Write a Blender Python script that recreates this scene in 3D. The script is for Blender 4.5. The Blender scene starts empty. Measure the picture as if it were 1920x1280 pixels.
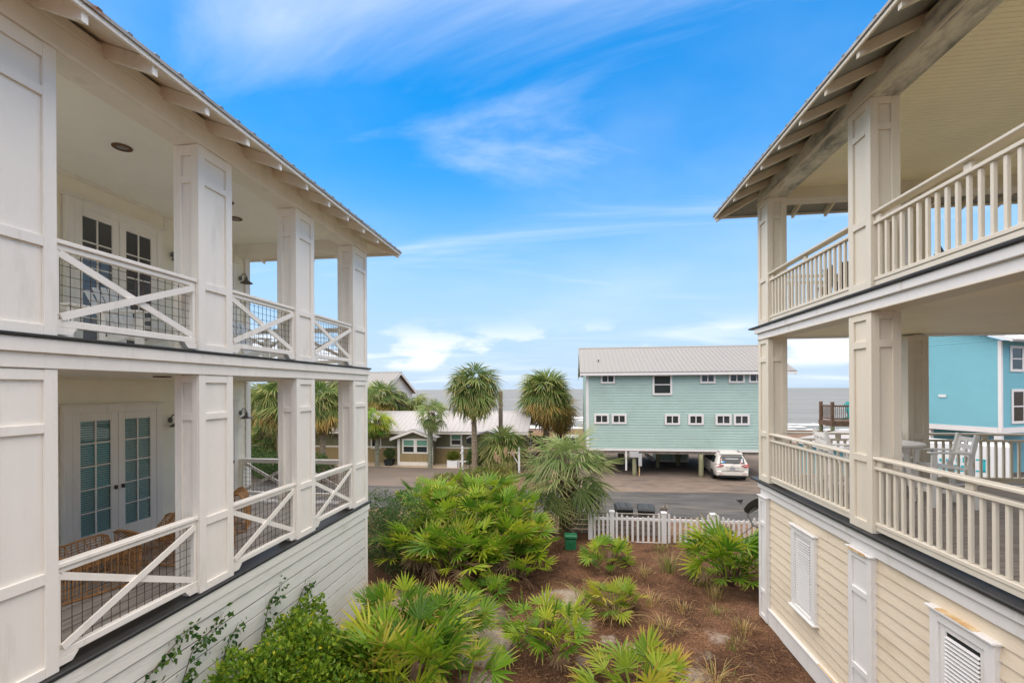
import bpy, math, random
from mathutils import Vector, Matrix, Euler, noise as mnoise
rad = math.radians
SC = bpy.context.scene
COL = SC.collection
random.seed(7)

# ------------------------------------------------------------------ camera
CAM_H = 5.4
cd = bpy.data.cameras.new('camera'); cam = bpy.data.objects.new('camera', cd); COL.objects.link(cam)
cd.lens = 16.0; cd.sensor_width = 36.0; cd.shift_y = 0.0465
cd.clip_start = 0.05; cd.clip_end = 30000
cam.matrix_world = Matrix.Translation((0, 0, CAM_H)) @ Matrix.Rotation(rad(7.478), 4, 'Z') @ Matrix.Rotation(rad(90), 4, 'X') @ Matrix.Rotation(rad(-0.3), 4, 'Z')
SC.camera = cam
SC.cycles.max_bounces = 14; SC.cycles.diffuse_bounces = 8; SC.cycles.glossy_bounces = 3; SC.cycles.transparent_max_bounces = 16

# ------------------------------------------------------------------ sky, sun, exposure
SUN_EL, SUN_AZ = 80.0, -120.0         # azimuth measured from +Y towards +X
SKY_STRENGTH = 0.127
SUN_STRENGTH = 3.6
SC.view_settings.view_transform = 'Standard'; SC.view_settings.look = 'None'
SC.view_settings.gamma = 1.0; SC.view_settings.exposure = 1.0
world = bpy.data.worlds.new('World'); SC.world = world; world.use_nodes = True
def build_world():
    nt = world.node_tree; nt.nodes.clear(); N = nt.nodes.new; L = nt.links.new
    out = N('ShaderNodeOutputWorld'); bg = N('ShaderNodeBackground'); bg.inputs[1].default_value = SKY_STRENGTH
    L(bg.outputs[0], out.inputs[0])
    sky = N('ShaderNodeTexSky'); sky.sky_type = 'NISHITA'; sky.sun_disc = False
    sky.sun_elevation = rad(SUN_EL); sky.sun_rotation = rad(SUN_AZ)
    sky.air_density = 1.0; sky.dust_density = 0.35; sky.ozone_density = 2.2
    hs = N('ShaderNodeHueSaturation'); hs.inputs['Saturation'].default_value = 1.48; hs.inputs['Value'].default_value = 1.0
    hs.inputs['Hue'].default_value = 0.495
    L(sky.outputs[0], hs.inputs['Color'])
    tc = N('ShaderNodeTexCoord'); sep = N('ShaderNodeSeparateXYZ'); L(tc.outputs['Generated'], sep.inputs[0])
    def math_(op, a, b=None, clamp=False):
        m = N('ShaderNodeMath'); m.operation = op; m.use_clamp = clamp
        for i, q in enumerate((a, b)):
            if q is None: continue
            if isinstance(q, (int, float)): m.inputs[i].default_value = q
            else: L(q, m.inputs[i])
        return m.outputs[0]
    def ramp(val, a, b, lo=0.0, hi=1.0):
        r = N('ShaderNodeMapRange'); r.interpolation_type = 'SMOOTHERSTEP'
        L(val, r.inputs[0]); r.inputs[1].default_value = a; r.inputs[2].default_value = b
        r.inputs[3].default_value = lo; r.inputs[4].default_value = hi
        return r.outputs[0]
    z = math_('MAXIMUM', sep.outputs[2], 0.0)
    zz = math_('ADD', z, 0.13)
    cx = math_('DIVIDE', sep.outputs[0], zz); cy = math_('DIVIDE', sep.outputs[1], zz)
    cv = N('ShaderNodeCombineXYZ'); L(cx, cv.inputs[0]); L(cy, cv.inputs[1])
    # high wispy cirrus, stretched along one direction
    mp = N('ShaderNodeMapping'); mp.inputs['Rotation'].default_value = (0, 0, rad(-28)); mp.inputs['Scale'].default_value = (0.62, 1.5, 1)
    mp.inputs['Location'].default_value = (-5.0, 6.0, 0)
    L(cv.outputs[0], mp.inputs[0])
    n1 = N('ShaderNodeTexNoise'); n1.inputs['Scale'].default_value = 0.9; n1.inputs['Detail'].default_value = 9; n1.inputs['Roughness'].default_value = 0.55; n1.inputs['Distortion'].default_value = 0.7
    L(mp.outputs[0], n1.inputs['Vector'])
    n2 = N('ShaderNodeTexNoise'); n2.inputs['Scale'].default_value = 0.45; n2.inputs['Detail'].default_value = 4
    L(mp.outputs[0], n2.inputs['Vector'])
    w = math_('MULTIPLY', ramp(n1.outputs[0], 0.40, 0.78), ramp(n2.outputs[0], 0.35, 0.62))
    w = math_('MULTIPLY', w, 0.72, True)
    # thin veil
    n4 = N('ShaderNodeTexNoise'); n4.inputs['Scale'].default_value = 0.5; n4.inputs['Detail'].default_value = 6
    L(cv.outputs[0], n4.inputs['Vector'])
    veil = math_('MULTIPLY', ramp(n4.outputs[0], 0.38, 0.75), 0.26)
    w = math_('MAXIMUM', w, veil)
    # low cumulus near the horizon
    mp3 = N('ShaderNodeMapping'); mp3.inputs['Scale'].default_value = (5.5, 5.5, 15); L(tc.outputs['Generated'], mp3.inputs[0])
    n3 = N('ShaderNodeTexNoise'); n3.inputs['Scale'].default_value = 1.0; n3.inputs['Detail'].default_value = 7; n3.inputs['Roughness'].default_value = 0.5
    L(mp3.outputs[0], n3.inputs['Vector'])
    band = math_('MULTIPLY', ramp(z, 0.03, 0.055), ramp(z, 0.17, 0.07))
    cu = math_('MULTIPLY', ramp(n3.outputs[0], 0.47, 0.60), band)
    cu = math_('MULTIPLY', cu, 0.85)
    low = ramp(z, 0.52, 0.0, 0.0, 0.93)      # milky air towards the horizon
    m1 = N('ShaderNodeMix'); m1.data_type = 'RGBA'; L(low, m1.inputs[0]); L(hs.outputs[0], m1.inputs[6]); m1.inputs[7].default_value = (2.1, 2.85, 3.8, 1)
    m2 = N('ShaderNodeMix'); m2.data_type = 'RGBA'; L(w, m2.inputs[0]); L(m1.outputs[2], m2.inputs[6]); m2.inputs[7].default_value = (3.9, 4.25, 4.75, 1)
    m3 = N('ShaderNodeMix'); m3.data_type = 'RGBA'; L(cu, m3.inputs[0]); L(m2.outputs[2], m3.inputs[6]); m3.inputs[7].default_value = (4.4, 4.55, 4.8, 1)
    L(m3.outputs[2], bg.inputs[0])
build_world()
sd = bpy.data.lights.new('sun', 'SUN'); sd.energy = SUN_STRENGTH; sd.angle = rad(125); sd.color = (1.0, 0.83, 0.62)
sun = bpy.data.objects.new('sun', sd); COL.objects.link(sun)
_d = Vector((math.cos(rad(SUN_EL)) * math.sin(rad(SUN_AZ)), math.cos(rad(SUN_EL)) * math.cos(rad(SUN_AZ)), math.sin(rad(SUN_EL))))
sun.rotation_euler = _d.to_track_quat('Z', 'Y').to_euler(); sun.location = (-20, 0, 40)

# ------------------------------------------------------------------ materials
MATS = {}
def M(name, rgb, rough=0.6, var=0.10, scale=2.0, bump=0.0, bscale=60.0, metal=0.0, stain=None, spec=0.4, stretch=(1, 1, 1), rgb2=None, coat=0.0):
    """Procedural paint, wood, stone: colour wanders with world-space noise, optional stain (rgb, lo, hi, scale, stretch) and fine relief."""
    if name in MATS: return MATS[name]
    m = bpy.data.materials.new(name); m.use_nodes = True; nt = m.node_tree; N = nt.nodes.new; L = nt.links.new
    b = nt.nodes['Principled BSDF']; b.inputs['Metallic'].default_value = metal
    b.inputs['Specular IOR Level'].default_value = spec; b.inputs['Coat Weight'].default_value = coat
    g = N('ShaderNodeNewGeometry'); mp = N('ShaderNodeMapping'); mp.inputs['Scale'].default_value = stretch; L(g.outputs['Position'], mp.inputs[0])
    n = N('ShaderNodeTexNoise'); n.inputs['Scale'].default_value = scale; n.inputs['Detail'].default_value = 8; n.inputs['Roughness'].default_value = 0.62
    L(mp.outputs[0], n.inputs['Vector'])
    cr = N('ShaderNodeValToRGB'); L(n.outputs[0], cr.inputs[0])
    c = Vector(rgb); d = Vector(rgb2) if rgb2 else c * (1 + var)
    lo = c * (1 - var)
    cr.color_ramp.elements[0].position = 0.32; cr.color_ramp.elements[1].position = 0.70
    cr.color_ramp.elements[0].color = (*lo, 1); cr.color_ramp.elements[1].color = (*d, 1)
    col = cr.outputs[0]
    if stain:
        srgb, a0, a1, ss, sst = stain
        mp2 = N('ShaderNodeMapping'); mp2.inputs['Scale'].default_value = sst; L(g.outputs['Position'], mp2.inputs[0])
        n2 = N('ShaderNodeTexNoise'); n2.inputs['Scale'].default_value = ss; n2.inputs['Detail'].default_value = 9; n2.inputs['Roughness'].default_value = 0.65
        L(mp2.outputs[0], n2.inputs['Vector'])
        mr = N('ShaderNodeMapRange'); L(n2.outputs[0], mr.inputs[0]); mr.inputs[1].default_value = a0; mr.inputs[2].default_value = a1
        mx = N('ShaderNodeMix'); mx.data_type = 'RGBA'; L(mr.outputs[0], mx.inputs[0]); L(col, mx.inputs[6]); mx.inputs[7].default_value = (*srgb, 1)
        col = mx.outputs[2]
    L(col, b.inputs['Base Color'])
    rr = N('ShaderNodeMapRange'); L(n.outputs[0], rr.inputs[0]); rr.inputs[3].default_value = max(0.02, rough - 0.08); rr.inputs[4].default_value = min(1, rough + 0.1)
    L(rr.outputs[0], b.inputs['Roughness'])
    if bump:
        n3 = N('ShaderNodeTexNoise'); n3.inputs['Scale'].default_value = bscale; n3.inputs['Detail'].default_value = 5
        L(mp.outputs[0], n3.inputs['Vector'])
        bp = N('ShaderNodeBump'); bp.inputs['Strength'].default_value = bump; bp.inputs['Distance'].default_value = 0.02
        L(n3.outputs[0], bp.inputs['Height']); L(bp.outputs[0], b.inputs['Normal'])
    MATS[name] = m; return m

def leafmat(name, ramp, tip=None, tip_at=0.72, transl=0.30, rough=0.42, attr=True):
    """Leaf: colour from a per-object (or per-leaf attribute) random value, tips yellow or brown where the attribute says so."""
    m = bpy.data.materials.new(name); m.use_nodes = True; nt = m.node_tree; N = nt.nodes.new; L = nt.links.new
    b = nt.nodes['Principled BSDF']; out = nt.nodes['Material Output']
    at = N('ShaderNodeAttribute'); at.attribute_name = 'leaf'; sp = N('ShaderNodeSeparateColor'); L(at.outputs['Color'], sp.inputs[0])
    oi = N('ShaderNodeObjectInfo')
    add = N('ShaderNodeMath'); add.operation = 'MULTIPLY_ADD'; L(oi.outputs['Random'], add.inputs[0]); add.inputs[1].default_value = 0.80 if attr else 0.0
    ml = N('ShaderNodeMath'); ml.operation = 'MULTIPLY'; L(sp.outputs[1], ml.inputs[0]); ml.inputs[1].default_value = 0.20 if attr else 1.0
    L(ml.outputs[0], add.inputs[2])
    cr = N('ShaderNodeValToRGB'); L(add.outputs[0], cr.inputs[0])
    el = cr.color_ramp.elements
    while len(el) < len(ramp): el.new(0.5)
    for e, (p, c) in zip(el, ramp): e.position = p; e.color = (*c, 1)
    col = cr.outputs[0]
    if tip:
        mr = N('ShaderNodeMapRange'); L(sp.outputs[0], mr.inputs[0]); mr.inputs[1].default_value = tip_at; mr.inputs[2].default_value = 1.0
        mu = N('ShaderNodeMath'); mu.operation = 'MULTIPLY'; L(mr.outputs[0], mu.inputs[0]); L(sp.outputs[2], mu.inputs[1])
        mx = N('ShaderNodeMix'); mx.data_type = 'RGBA'; L(mu.outputs[0], mx.inputs[0]); L(col, mx.inputs[6]); mx.inputs[7].default_value = (*tip, 1)
        col = mx.outputs[2]
    L(col, b.inputs['Base Color']); b.inputs['Roughness'].default_value = rough; b.inputs['Specular IOR Level'].default_value = 0.28
    tr = N('ShaderNodeBsdfTranslucent'); L(col, tr.inputs[0])
    ms = N('ShaderNodeMixShader'); ms.inputs[0].default_value = transl; L(b.outputs[0], ms.inputs[1]); L(tr.outputs[0], ms.inputs[2])
    L(ms.outputs[0], out.inputs[0])
    MATS[name] = m; return m

def glassmat(name, tint=(0.55, 0.62, 0.62), refl=0.10):
    m = bpy.data.materials.new(name); m.use_nodes = True; nt = m.node_tree; nt.nodes.clear(); N = nt.nodes.new; L = nt.links.new
    out = N('ShaderNodeOutputMaterial'); t = N('ShaderNodeBsdfTransparent'); t.inputs[0].default_value = (*tint, 1)
    g = N('ShaderNodeBsdfGlossy'); g.inputs['Roughness'].default_value = 0.03
    fr = N('ShaderNodeFresnel'); fr.inputs[0].default_value = 1.22
    ad = N('ShaderNodeMath'); ad.operation = 'ADD'; ad.use_clamp = True; L(fr.outputs[0], ad.inputs[0]); ad.inputs[1].default_value = refl
    ms = N('ShaderNodeMixShader'); L(ad.outputs[0], ms.inputs[0]); L(t.outputs[0], ms.inputs[1]); L(g.outputs[0], ms.inputs[2]); L(ms.outputs[0], out.inputs[0])
    MATS[name] = m; return m

# paints and building stuffs
WHITE = M('white_trim_paint', (0.84, 0.79, 0.705), 0.5, 0.045, 1.7, 0.16, 55, stain=((0.56, 0.53, 0.44), 0.56, 0.92, 3.2, (1.2, 1.2, 0.22)), stretch=(1, 1, 0.25))
WHITE2 = M('white_board_paint', (0.80, 0.775, 0.69), 0.55, 0.06, 1.6, 0.25, 45, stain=((0.46, 0.45, 0.36), 0.54, 0.88, 2.6, (1, 0.35, 1.6)), stretch=(1, 0.18, 1))
CREAMW = M('cream_siding_paint', (0.88, 0.83, 0.68), 0.55, 0.04, 1.5, 0.05, 70)
CEILW = M('porch_ceiling_paint', (0.90, 0.88, 0.80), 0.6, 0.04, 1.0)
CREAM = M('cream_trim_paint', (0.70, 0.64, 0.52), 0.5, 0.045, 1.6, 0.14, 55, stain=((0.58, 0.47, 0.27), 0.60, 0.94, 3.0, (1.2, 1.2, 0.25)), stretch=(1, 1, 0.3))
CREAMD = M('cream_lap_paint', (0.76, 0.655, 0.495), 0.55, 0.05, 1.4, 0.25, 60, stain=((0.58, 0.48, 0.32), 0.54, 0.90, 1.6, (1, 0.5, 1.3)), stretch=(1, 0.15, 1))
TRIMR = M('pale_grey_trim_paint', (0.76, 0.745, 0.715), 0.5, 0.03, 1.6, 0.04, 80, stain=((0.52, 0.45, 0.33), 0.58, 0.94, 3.0, (1.2, 1.2, 0.22)))
CEILR = M('beadboard_paint', (0.90, 0.84, 0.64), 0.55, 0.05, 1.0, spec=0.5)
BEAMR = M('mildewed_beam_paint', (0.66, 0.64, 0.56), 0.6, 0.06, 1.5, 0.1, 50, stain=((0.20, 0.20, 0.185), 0.44, 0.66, 2.2, (1.6, 0.7, 1.6)))
RUST = M('rust_stain', (0.62, 0.33, 0.07), 0.7, 0.2, 9, rgb2=(0.75, 0.62, 0.40))
FLASH = M('dark_deck_flashing', (0.030, 0.030, 0.028), 0.5, 0.3, 5, 0.1, 80)
DECKG = M('weathered_deck', (0.30, 0.265, 0.23), 0.75, 0.35, 3.5, 0.2, 60, stretch=(0.5, 6, 1), spec=0.3)
DECKL = M('weathered_porch_floor', (0.36, 0.335, 0.30), 0.7, 0.35, 3.5, 0.2, 60, stretch=(6, 0.5, 1), spec=0.3)
ROOFM = M('aged_metal_roof', (0.42, 0.41, 0.39), 0.42, 0.12, 1.2, metal=0.35, stain=((0.28, 0.13, 0.06), 0.62, 0.74, 2.5, (1, 1, 1)))
ROOFE = M('roof_edge_metal', (0.30, 0.29, 0.27), 0.5, 0.2, 3, metal=0.3, stain=((0.22, 0.09, 0.035), 0.58, 0.66, 2.0, (1, 1, 1)))
ROOFU = M('roof_underside_metal', (0.33, 0.35, 0.34), 0.5, 0.12, 3, metal=0.3)
ROOFT = M('grey_metal_roof', (0.225, 0.22, 0.205), 0.5, 0.05, 0.8, metal=0.15, stain=((0.24, 0.225, 0.20), 0.55, 0.85, 0.9, (1.5, 1, 0.3)))
ROOFW = M('white_metal_roof', (0.35, 0.34, 0.33), 0.5, 0.05, 0.6, metal=0.1)
TEAL = M('seafoam_clapboard_paint', (0.385, 0.51, 0.45), 0.55, 0.05, 0.7, 0.05, 60, stain=((0.31, 0.39, 0.33), 0.50, 0.90, 0.9, (0.7, 1, 1.2)))
TEALT = M('pinkish_white_trim', (0.74, 0.70, 0.67), 0.55, 0.03, 1)
BLUE = M('sky_blue_siding_paint', (0.185, 0.45, 0.505), 0.55, 0.03, 0.8)
OLIVE = M('olive_shingle_paint', (0.20, 0.19, 0.11), 0.7, 0.12, 5, 0.3, 40)
TAN = M('tan_board_paint', (0.36, 0.27, 0.13), 0.65, 0.06, 2)
CONC = M('concrete', (0.40, 0.385, 0.35), 0.85, 0.15, 4, 0.3, 60)
PANEBLUE = M('window_shade', (0.16, 0.34, 0.24), 0.5, 0.05, 1)
DARK = M('dark_interior', (0.012, 0.013, 0.013), 0.8, 0.2, 2)
BLIND = M('blind_slat', (0.72, 0.82, 0.80), 0.5, 0.05, 3)
GLASS = glassmat('window_glass', (0.80, 0.88, 0.87), 0.02)
DGLASS = M('dark_window_glass', (0.022, 0.03, 0.03), 0.06, 0.1, 1, spec=0.6)
RGLASS = M('reflective_door_glass', (0.05, 0.055, 0.06), 0.04, 0.1, 1, spec=0.9)
IRON = M('dark_bronze_metal', (0.06, 0.055, 0.05), 0.45, 0.3, 20, metal=0.6)
WIRE = M('rusty_wire', (0.10, 0.065, 0.045), 0.6, 0.4, 9, metal=0.3)
LAMPM = M('galvanised_lamp_metal', (0.16, 0.155, 0.14), 0.4, 0.3, 20, metal=0.7)
RATTAN = M('rattan', (0.46, 0.22, 0.075), 0.5, 0.25, 8, rgb2=(0.66, 0.35, 0.14))
POLYW = M('white_poly_lumber', (0.86, 0.84, 0.79), 0.45, 0.03, 3)
POLYD = M('dark_poly_lumber', (0.055, 0.05, 0.045), 0.5, 0.1, 3)
PILING = M('treated_piling', (0.26, 0.25, 0.15), 0.8, 0.25, 3, 0.3, 40, stretch=(3, 3, 0.5), stain=((0.16, 0.22, 0.07), 0.5, 0.75, 2, (1, 1, 0.5)))
OLDWOOD = M('old_brown_wood', (0.16, 0.095, 0.06), 0.8, 0.3, 4, 0.2, 40)
GREYWOOD = M('grey_fence_wood', (0.22, 0.19, 0.15), 0.85, 0.3, 4, 0.2, 40)
VINYL = M('white_vinyl', (0.86, 0.85, 0.83), 0.4, 0.02, 3)
# ------------------------------------------------------------------ mesh helpers
class MB:
    def __init__(self): self.v = []; self.f = []; self.c = None
    def quad(self, a, b, c, d):
        n = len(self.v); self.v += [a, b, c, d]; self.f.append((n, n + 1, n + 2, n + 3))
    def hexa(self, p):      # p: 8 points, bottom loop then top loop
        n = len(self.v); self.v += [tuple(q) for q in p]
        self.f += [(n + 3, n + 2, n + 1, n), (n + 4, n + 5, n + 6, n + 7)] + [(n + i, n + (i + 1) % 4, n + 4 + (i + 1) % 4, n + 4 + i) for i in range(4)]
        return self
    def box(self, x0, y0, z0, x1, y1, z1):
        if x0 > x1: x0, x1 = x1, x0
        if y0 > y1: y0, y1 = y1, y0
        if z0 > z1: z0, z1 = z1, z0
        return self.hexa([(x0, y0, z0), (x1, y0, z0), (x1, y1, z0), (x0, y1, z0), (x0, y0, z1), (x1, y0, z1), (x1, y1, z1), (x0, y1, z1)])
    def cbox(self, x0, y0, z0, x1, y1, z1, c=0.006):
        """box with chamfered edges"""
        if x0 > x1: x0, x1 = x1, x0
        if y0 > y1: y0, y1 = y1, y0
        if z0 > z1: z0, z1 = z1, z0
        c = min(c, (x1 - x0) * 0.3, (y1 - y0) * 0.3, (z1 - z0) * 0.3)
        idx = {}; n = len(self.v)
        lo = (x0, y0, z0); hi = (x1, y1, z1)
        for sx in (0, 1):
            for sy in (0, 1):
                for sz in (0, 1):
                    for ax in range(3):
                        s = (sx, sy, sz); p = []
                        for k in range(3):
                            q = hi[k] if s[k] else lo[k]
                            if k != ax: q += -c if s[k] else c
                            p.append(q)
                        idx[(s, ax)] = n; n += 1; self.v.append(tuple(p))
        F = self.f
        def face(loop, out):
            a, b, d = (Vector(self.v[loop[i]]) for i in range(3))
            if (b - a).cross(d - a).dot(out) < 0: loop = loop[::-1]
            F.append(tuple(loop))
        for ax in range(3):
            o1, o2 = [k for k in range(3) if k != ax]
            for s in (0, 1):
                loop = []
                for (p, q) in ((0, 0), (1, 0), (1, 1), (0, 1)):
                    t = [0, 0, 0]; t[ax] = s; t[o1] = p; t[o2] = q; loop.append(idx[(tuple(t), ax)])
                out = Vector((0, 0, 0)); out[ax] = 1 if s else -1
                face(loop, out)
        for ax in range(3):             # edge chamfers run along ax
            o1, o2 = [k for k in range(3) if k != ax]
            for p in (0, 1):
                for q in (0, 1):
                    t0 = [0, 0, 0]; t0[o1] = p; t0[o2] = q; t1 = list(t0); t1[ax] = 1
                    t0 = tuple(t0); t1 = tuple(t1)
                    out = Vector((0, 0, 0)); out[o1] = 1 if p else -1; out[o2] = 1 if q else -1
                    face([idx[(t0, o1)], idx[(t1, o1)], idx[(t1, o2)], idx[(t0, o2)]], out)
        for sx in (0, 1):
            for sy in (0, 1):
                for sz in (0, 1):
                    s = (sx, sy, sz)
                    face([idx[(s, 0)], idx[(s, 1)], idx[(s, 2)]], Vector([1 if q else -1 for q in s]))
        return self
    def beam(self, p0, p1, w, t, up=(0, 0, 1)):
        """oriented bar p0-p1, w across (side), t along up"""
        p0 = Vector(p0); p1 = Vector(p1); d = (p1 - p0).normalized(); up = Vector(up)
        s = d.cross(up)
        if s.length < 1e-5: s = d.cross(Vector((1, 0, 0)))
        s.normalize(); u = s.cross(d).normalized(); s *= w / 2; u *= t / 2
        return self.hexa([p0 - s - u, p0 + s - u, p0 + s + u, p0 - s + u, p1 - s - u, p1 + s - u, p1 + s + u, p1 - s + u])
    def tube(self, pts, rs, n=8, caps=True):
        pts = [Vector(p) for p in pts]
        if isinstance(rs, (int, float)): rs = [rs] * len(pts)
        rings = []; prev = None
        for i, p in enumerate(pts):
            d = (pts[min(i + 1, len(pts) - 1)] - pts[max(i - 1, 0)]).normalized()
            if prev is None:
                a = Vector((0, 0, 1)) if abs(d.z) < 0.9 else Vector((1, 0, 0))
                s = d.cross(a).normalized()
            else: s = (prev - d * prev.dot(d)).normalized()
            prev = s; u = d.cross(s)
            base = len(self.v)
            for k in range(n):
                an = 2 * math.pi * k / n
                self.v.append(tuple(p + (s * math.cos(an) + u * math.sin(an)) * rs[i]))
            rings.append(base)
        for a, b in zip(rings, rings[1:]):
            for k in range(n): self.f.append((a + k, a + (k + 1) % n, b + (k + 1) % n, b + k))
        if caps:
            self.f.append(tuple(rings[0] + k for k in range(n))[::-1]); self.f.append(tuple(rings[-1] + k for k in range(n)))
        return self
    def prism(self, poly, a, b, fn):
        """poly: list of (u,v); extruded from a to b along w; fn(u,v,w)->xyz"""
        n = len(self.v); k = len(poly)
        for w in (a, b):
            for (u, v) in poly: self.v.append(tuple(fn(u, v, w)))
        self.f.append(tuple(range(n, n + k))); self.f.append(tuple(range(n + k, n + 2 * k))[::-1])
        for i in range(k):
            j = (i + 1) % k; self.f.append((n + j, n + i, n + k + i, n + k + j))
        return self
    def lathe(self, prof, n=16, c=(0, 0, 0)):
        rings = []
        for (r, z) in prof:
            rings.append(len(self.v))
            for k in range(n):
                an = 2 * math.pi * k / n; self.v.append((c[0] + r * math.cos(an), c[1] + r * math.sin(an), c[2] + z))
        for a, b in zip(rings, rings[1:]):
            for k in range(n): self.f.append((a + k, a + (k + 1) % n, b + (k + 1) % n, b + k))
        self.f.append(tuple(rings[0] + k for k in range(n))[::-1]); self.f.append(tuple(rings[-1] + k for k in range(n)))
        return self
    def mesh(self, name, mat, smooth=False, origin=(0, 0, 0)):
        me = bpy.data.meshes.new(name); ox, oy, oz = origin
        me.from_pydata([(v[0] - ox, v[1] - oy, v[2] - oz) for v in self.v], [], self.f)
        if mat: me.materials.append(mat)
        if smooth: me.polygons.foreach_set('use_smooth', [True] * len(me.polygons))
        me.update(); return me
ORG = {}
def thing(name, label, cat, loc=(0, 0, 0), rotz=0.0, group=None, scale=1.0):
    o = bpy.data.objects.new(name, None); COL.objects.link(o); o.location = loc; o.rotation_euler = (0, 0, rotz); o.scale = (scale,) * 3
    o.empty_display_size = 0.2
    o['label'] = label; o['category'] = cat
    if group: o['group'] = group
    ORG[o] = Vector(loc) if (rotz == 0 and scale == 1.0) else Vector((0, 0, 0))
    return o
def local(o):       # parts of this thing are given in its own local coordinates
    ORG[o] = Vector((0, 0, 0)); return o
def part(parent, name, mb, mat, smooth=False, kind=None, label=None):
    xs = [v[0] for v in mb.v]; ys = [v[1] for v in mb.v]; zs = [v[2] for v in mb.v]
    org = Vector(((min(xs) + max(xs)) / 2, (min(ys) + max(ys)) / 2, min(zs)))
    o = bpy.data.objects.new(name, mb.mesh(name, mat, smooth, org)); COL.objects.link(o)
    ORG[o] = org
    if parent is not None: o.parent = parent; o.location = org - ORG[parent]
    else: o.location = org
    if kind: o['kind'] = kind
    if label: o['label'] = label
    return o
def inst(parent, name, me, loc, rot=(0, 0, 0), scale=1.0, mat=None):
    """one more piece that shares mesh data; loc in the frame of the thing"""
    o = bpy.data.objects.new(name, me); COL.objects.link(o); o.parent = parent
    o.location = Vector(loc) - (ORG[parent] if parent is not None else Vector((0, 0, 0)))
    if isinstance(rot, Matrix): o.rotation_euler = rot.to_euler()
    else: o.rotation_euler = rot
    o.scale = (scale,) * 3 if isinstance(scale, (int, float)) else scale
    ORG[o] = Vector(loc)
    if mat is not None:
        o.material_slots[0].link = 'OBJECT'; o.material_slots[0].material = mat
    return o
def single(name, mb, mat, label, cat, smooth=False, group=None, kind=None):
    o = part(None, name, mb, mat, smooth)
    if kind: o['kind'] = kind
    o['label'] = label; o['category'] = cat
    if group: o['group'] = group
    return o
def struct(name, mb, mat, smooth=False, label=None, kind='structure'):
    o = part(None, name, mb, mat, smooth); o['kind'] = kind
    if label: o['label'] = label
    return o
def B(*a, c=0.006): return MB().cbox(*a, c=c)
def Bx(*a): return MB().box(*a)
def rnd(a, b): return random.uniform(a, b)
def sstep(a, b, x):
    t = min(1, max(0, (x - a) / (b - a))); return t * t * (3 - 2 * t)
# ================================================================== THE SETTING
def gz(x, y):
    yard = 0.10 + 0.26 * sstep(2.0, 4.2, x) * (1 - sstep(10, 13, y)) + 0.10 * mnoise.noise((x * 0.45, y * 0.45, 3.1)) + 0.035 * mnoise.noise((x * 1.7, y * 1.7, 1.3))
    yard += 0.10 * sstep(-1, -4, x) * sstep(10, 13, y)
    t = sstep(16.5, 19.5, y)
    z = yard * (1 - t) + (-0.5) * t
    z += 0.5 * sstep(50, 62, y) * (0.6 + 0.6 * mnoise.noise((x * 0.07, y * 0.09, 0)))
    z -= 3.6 * sstep(62, 92, y)
    z -= 6.0 * sstep(92, 140, y)
    return z
def lines(dense0, dense1, step, far_lo, far_hi):
    v = []; q = dense0
    while q <= dense1 + 1e-6: v.append(q); q += step
    s = step; q = dense1
    while q < far_hi: s *= 1.22; q = min(q + s, far_hi); v.append(q)
    s = step; q = dense0
    while q > far_lo: s *= 1.22; q = max(q - s, far_lo); v.append(q)
    return sorted(set(round(t, 4) for t in v))
def sheet(xs, ys, zf):
    mb = MB()
    for y in ys:
        for x in xs: mb.v.append((x, y, zf(x, y)))
    n = len(xs)
    for j in range(len(ys) - 1):
        for i in range(n - 1):
            a = j * n + i; mb.f.append((a, a + 1, a + n + 1, a + n))
    return mb
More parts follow.
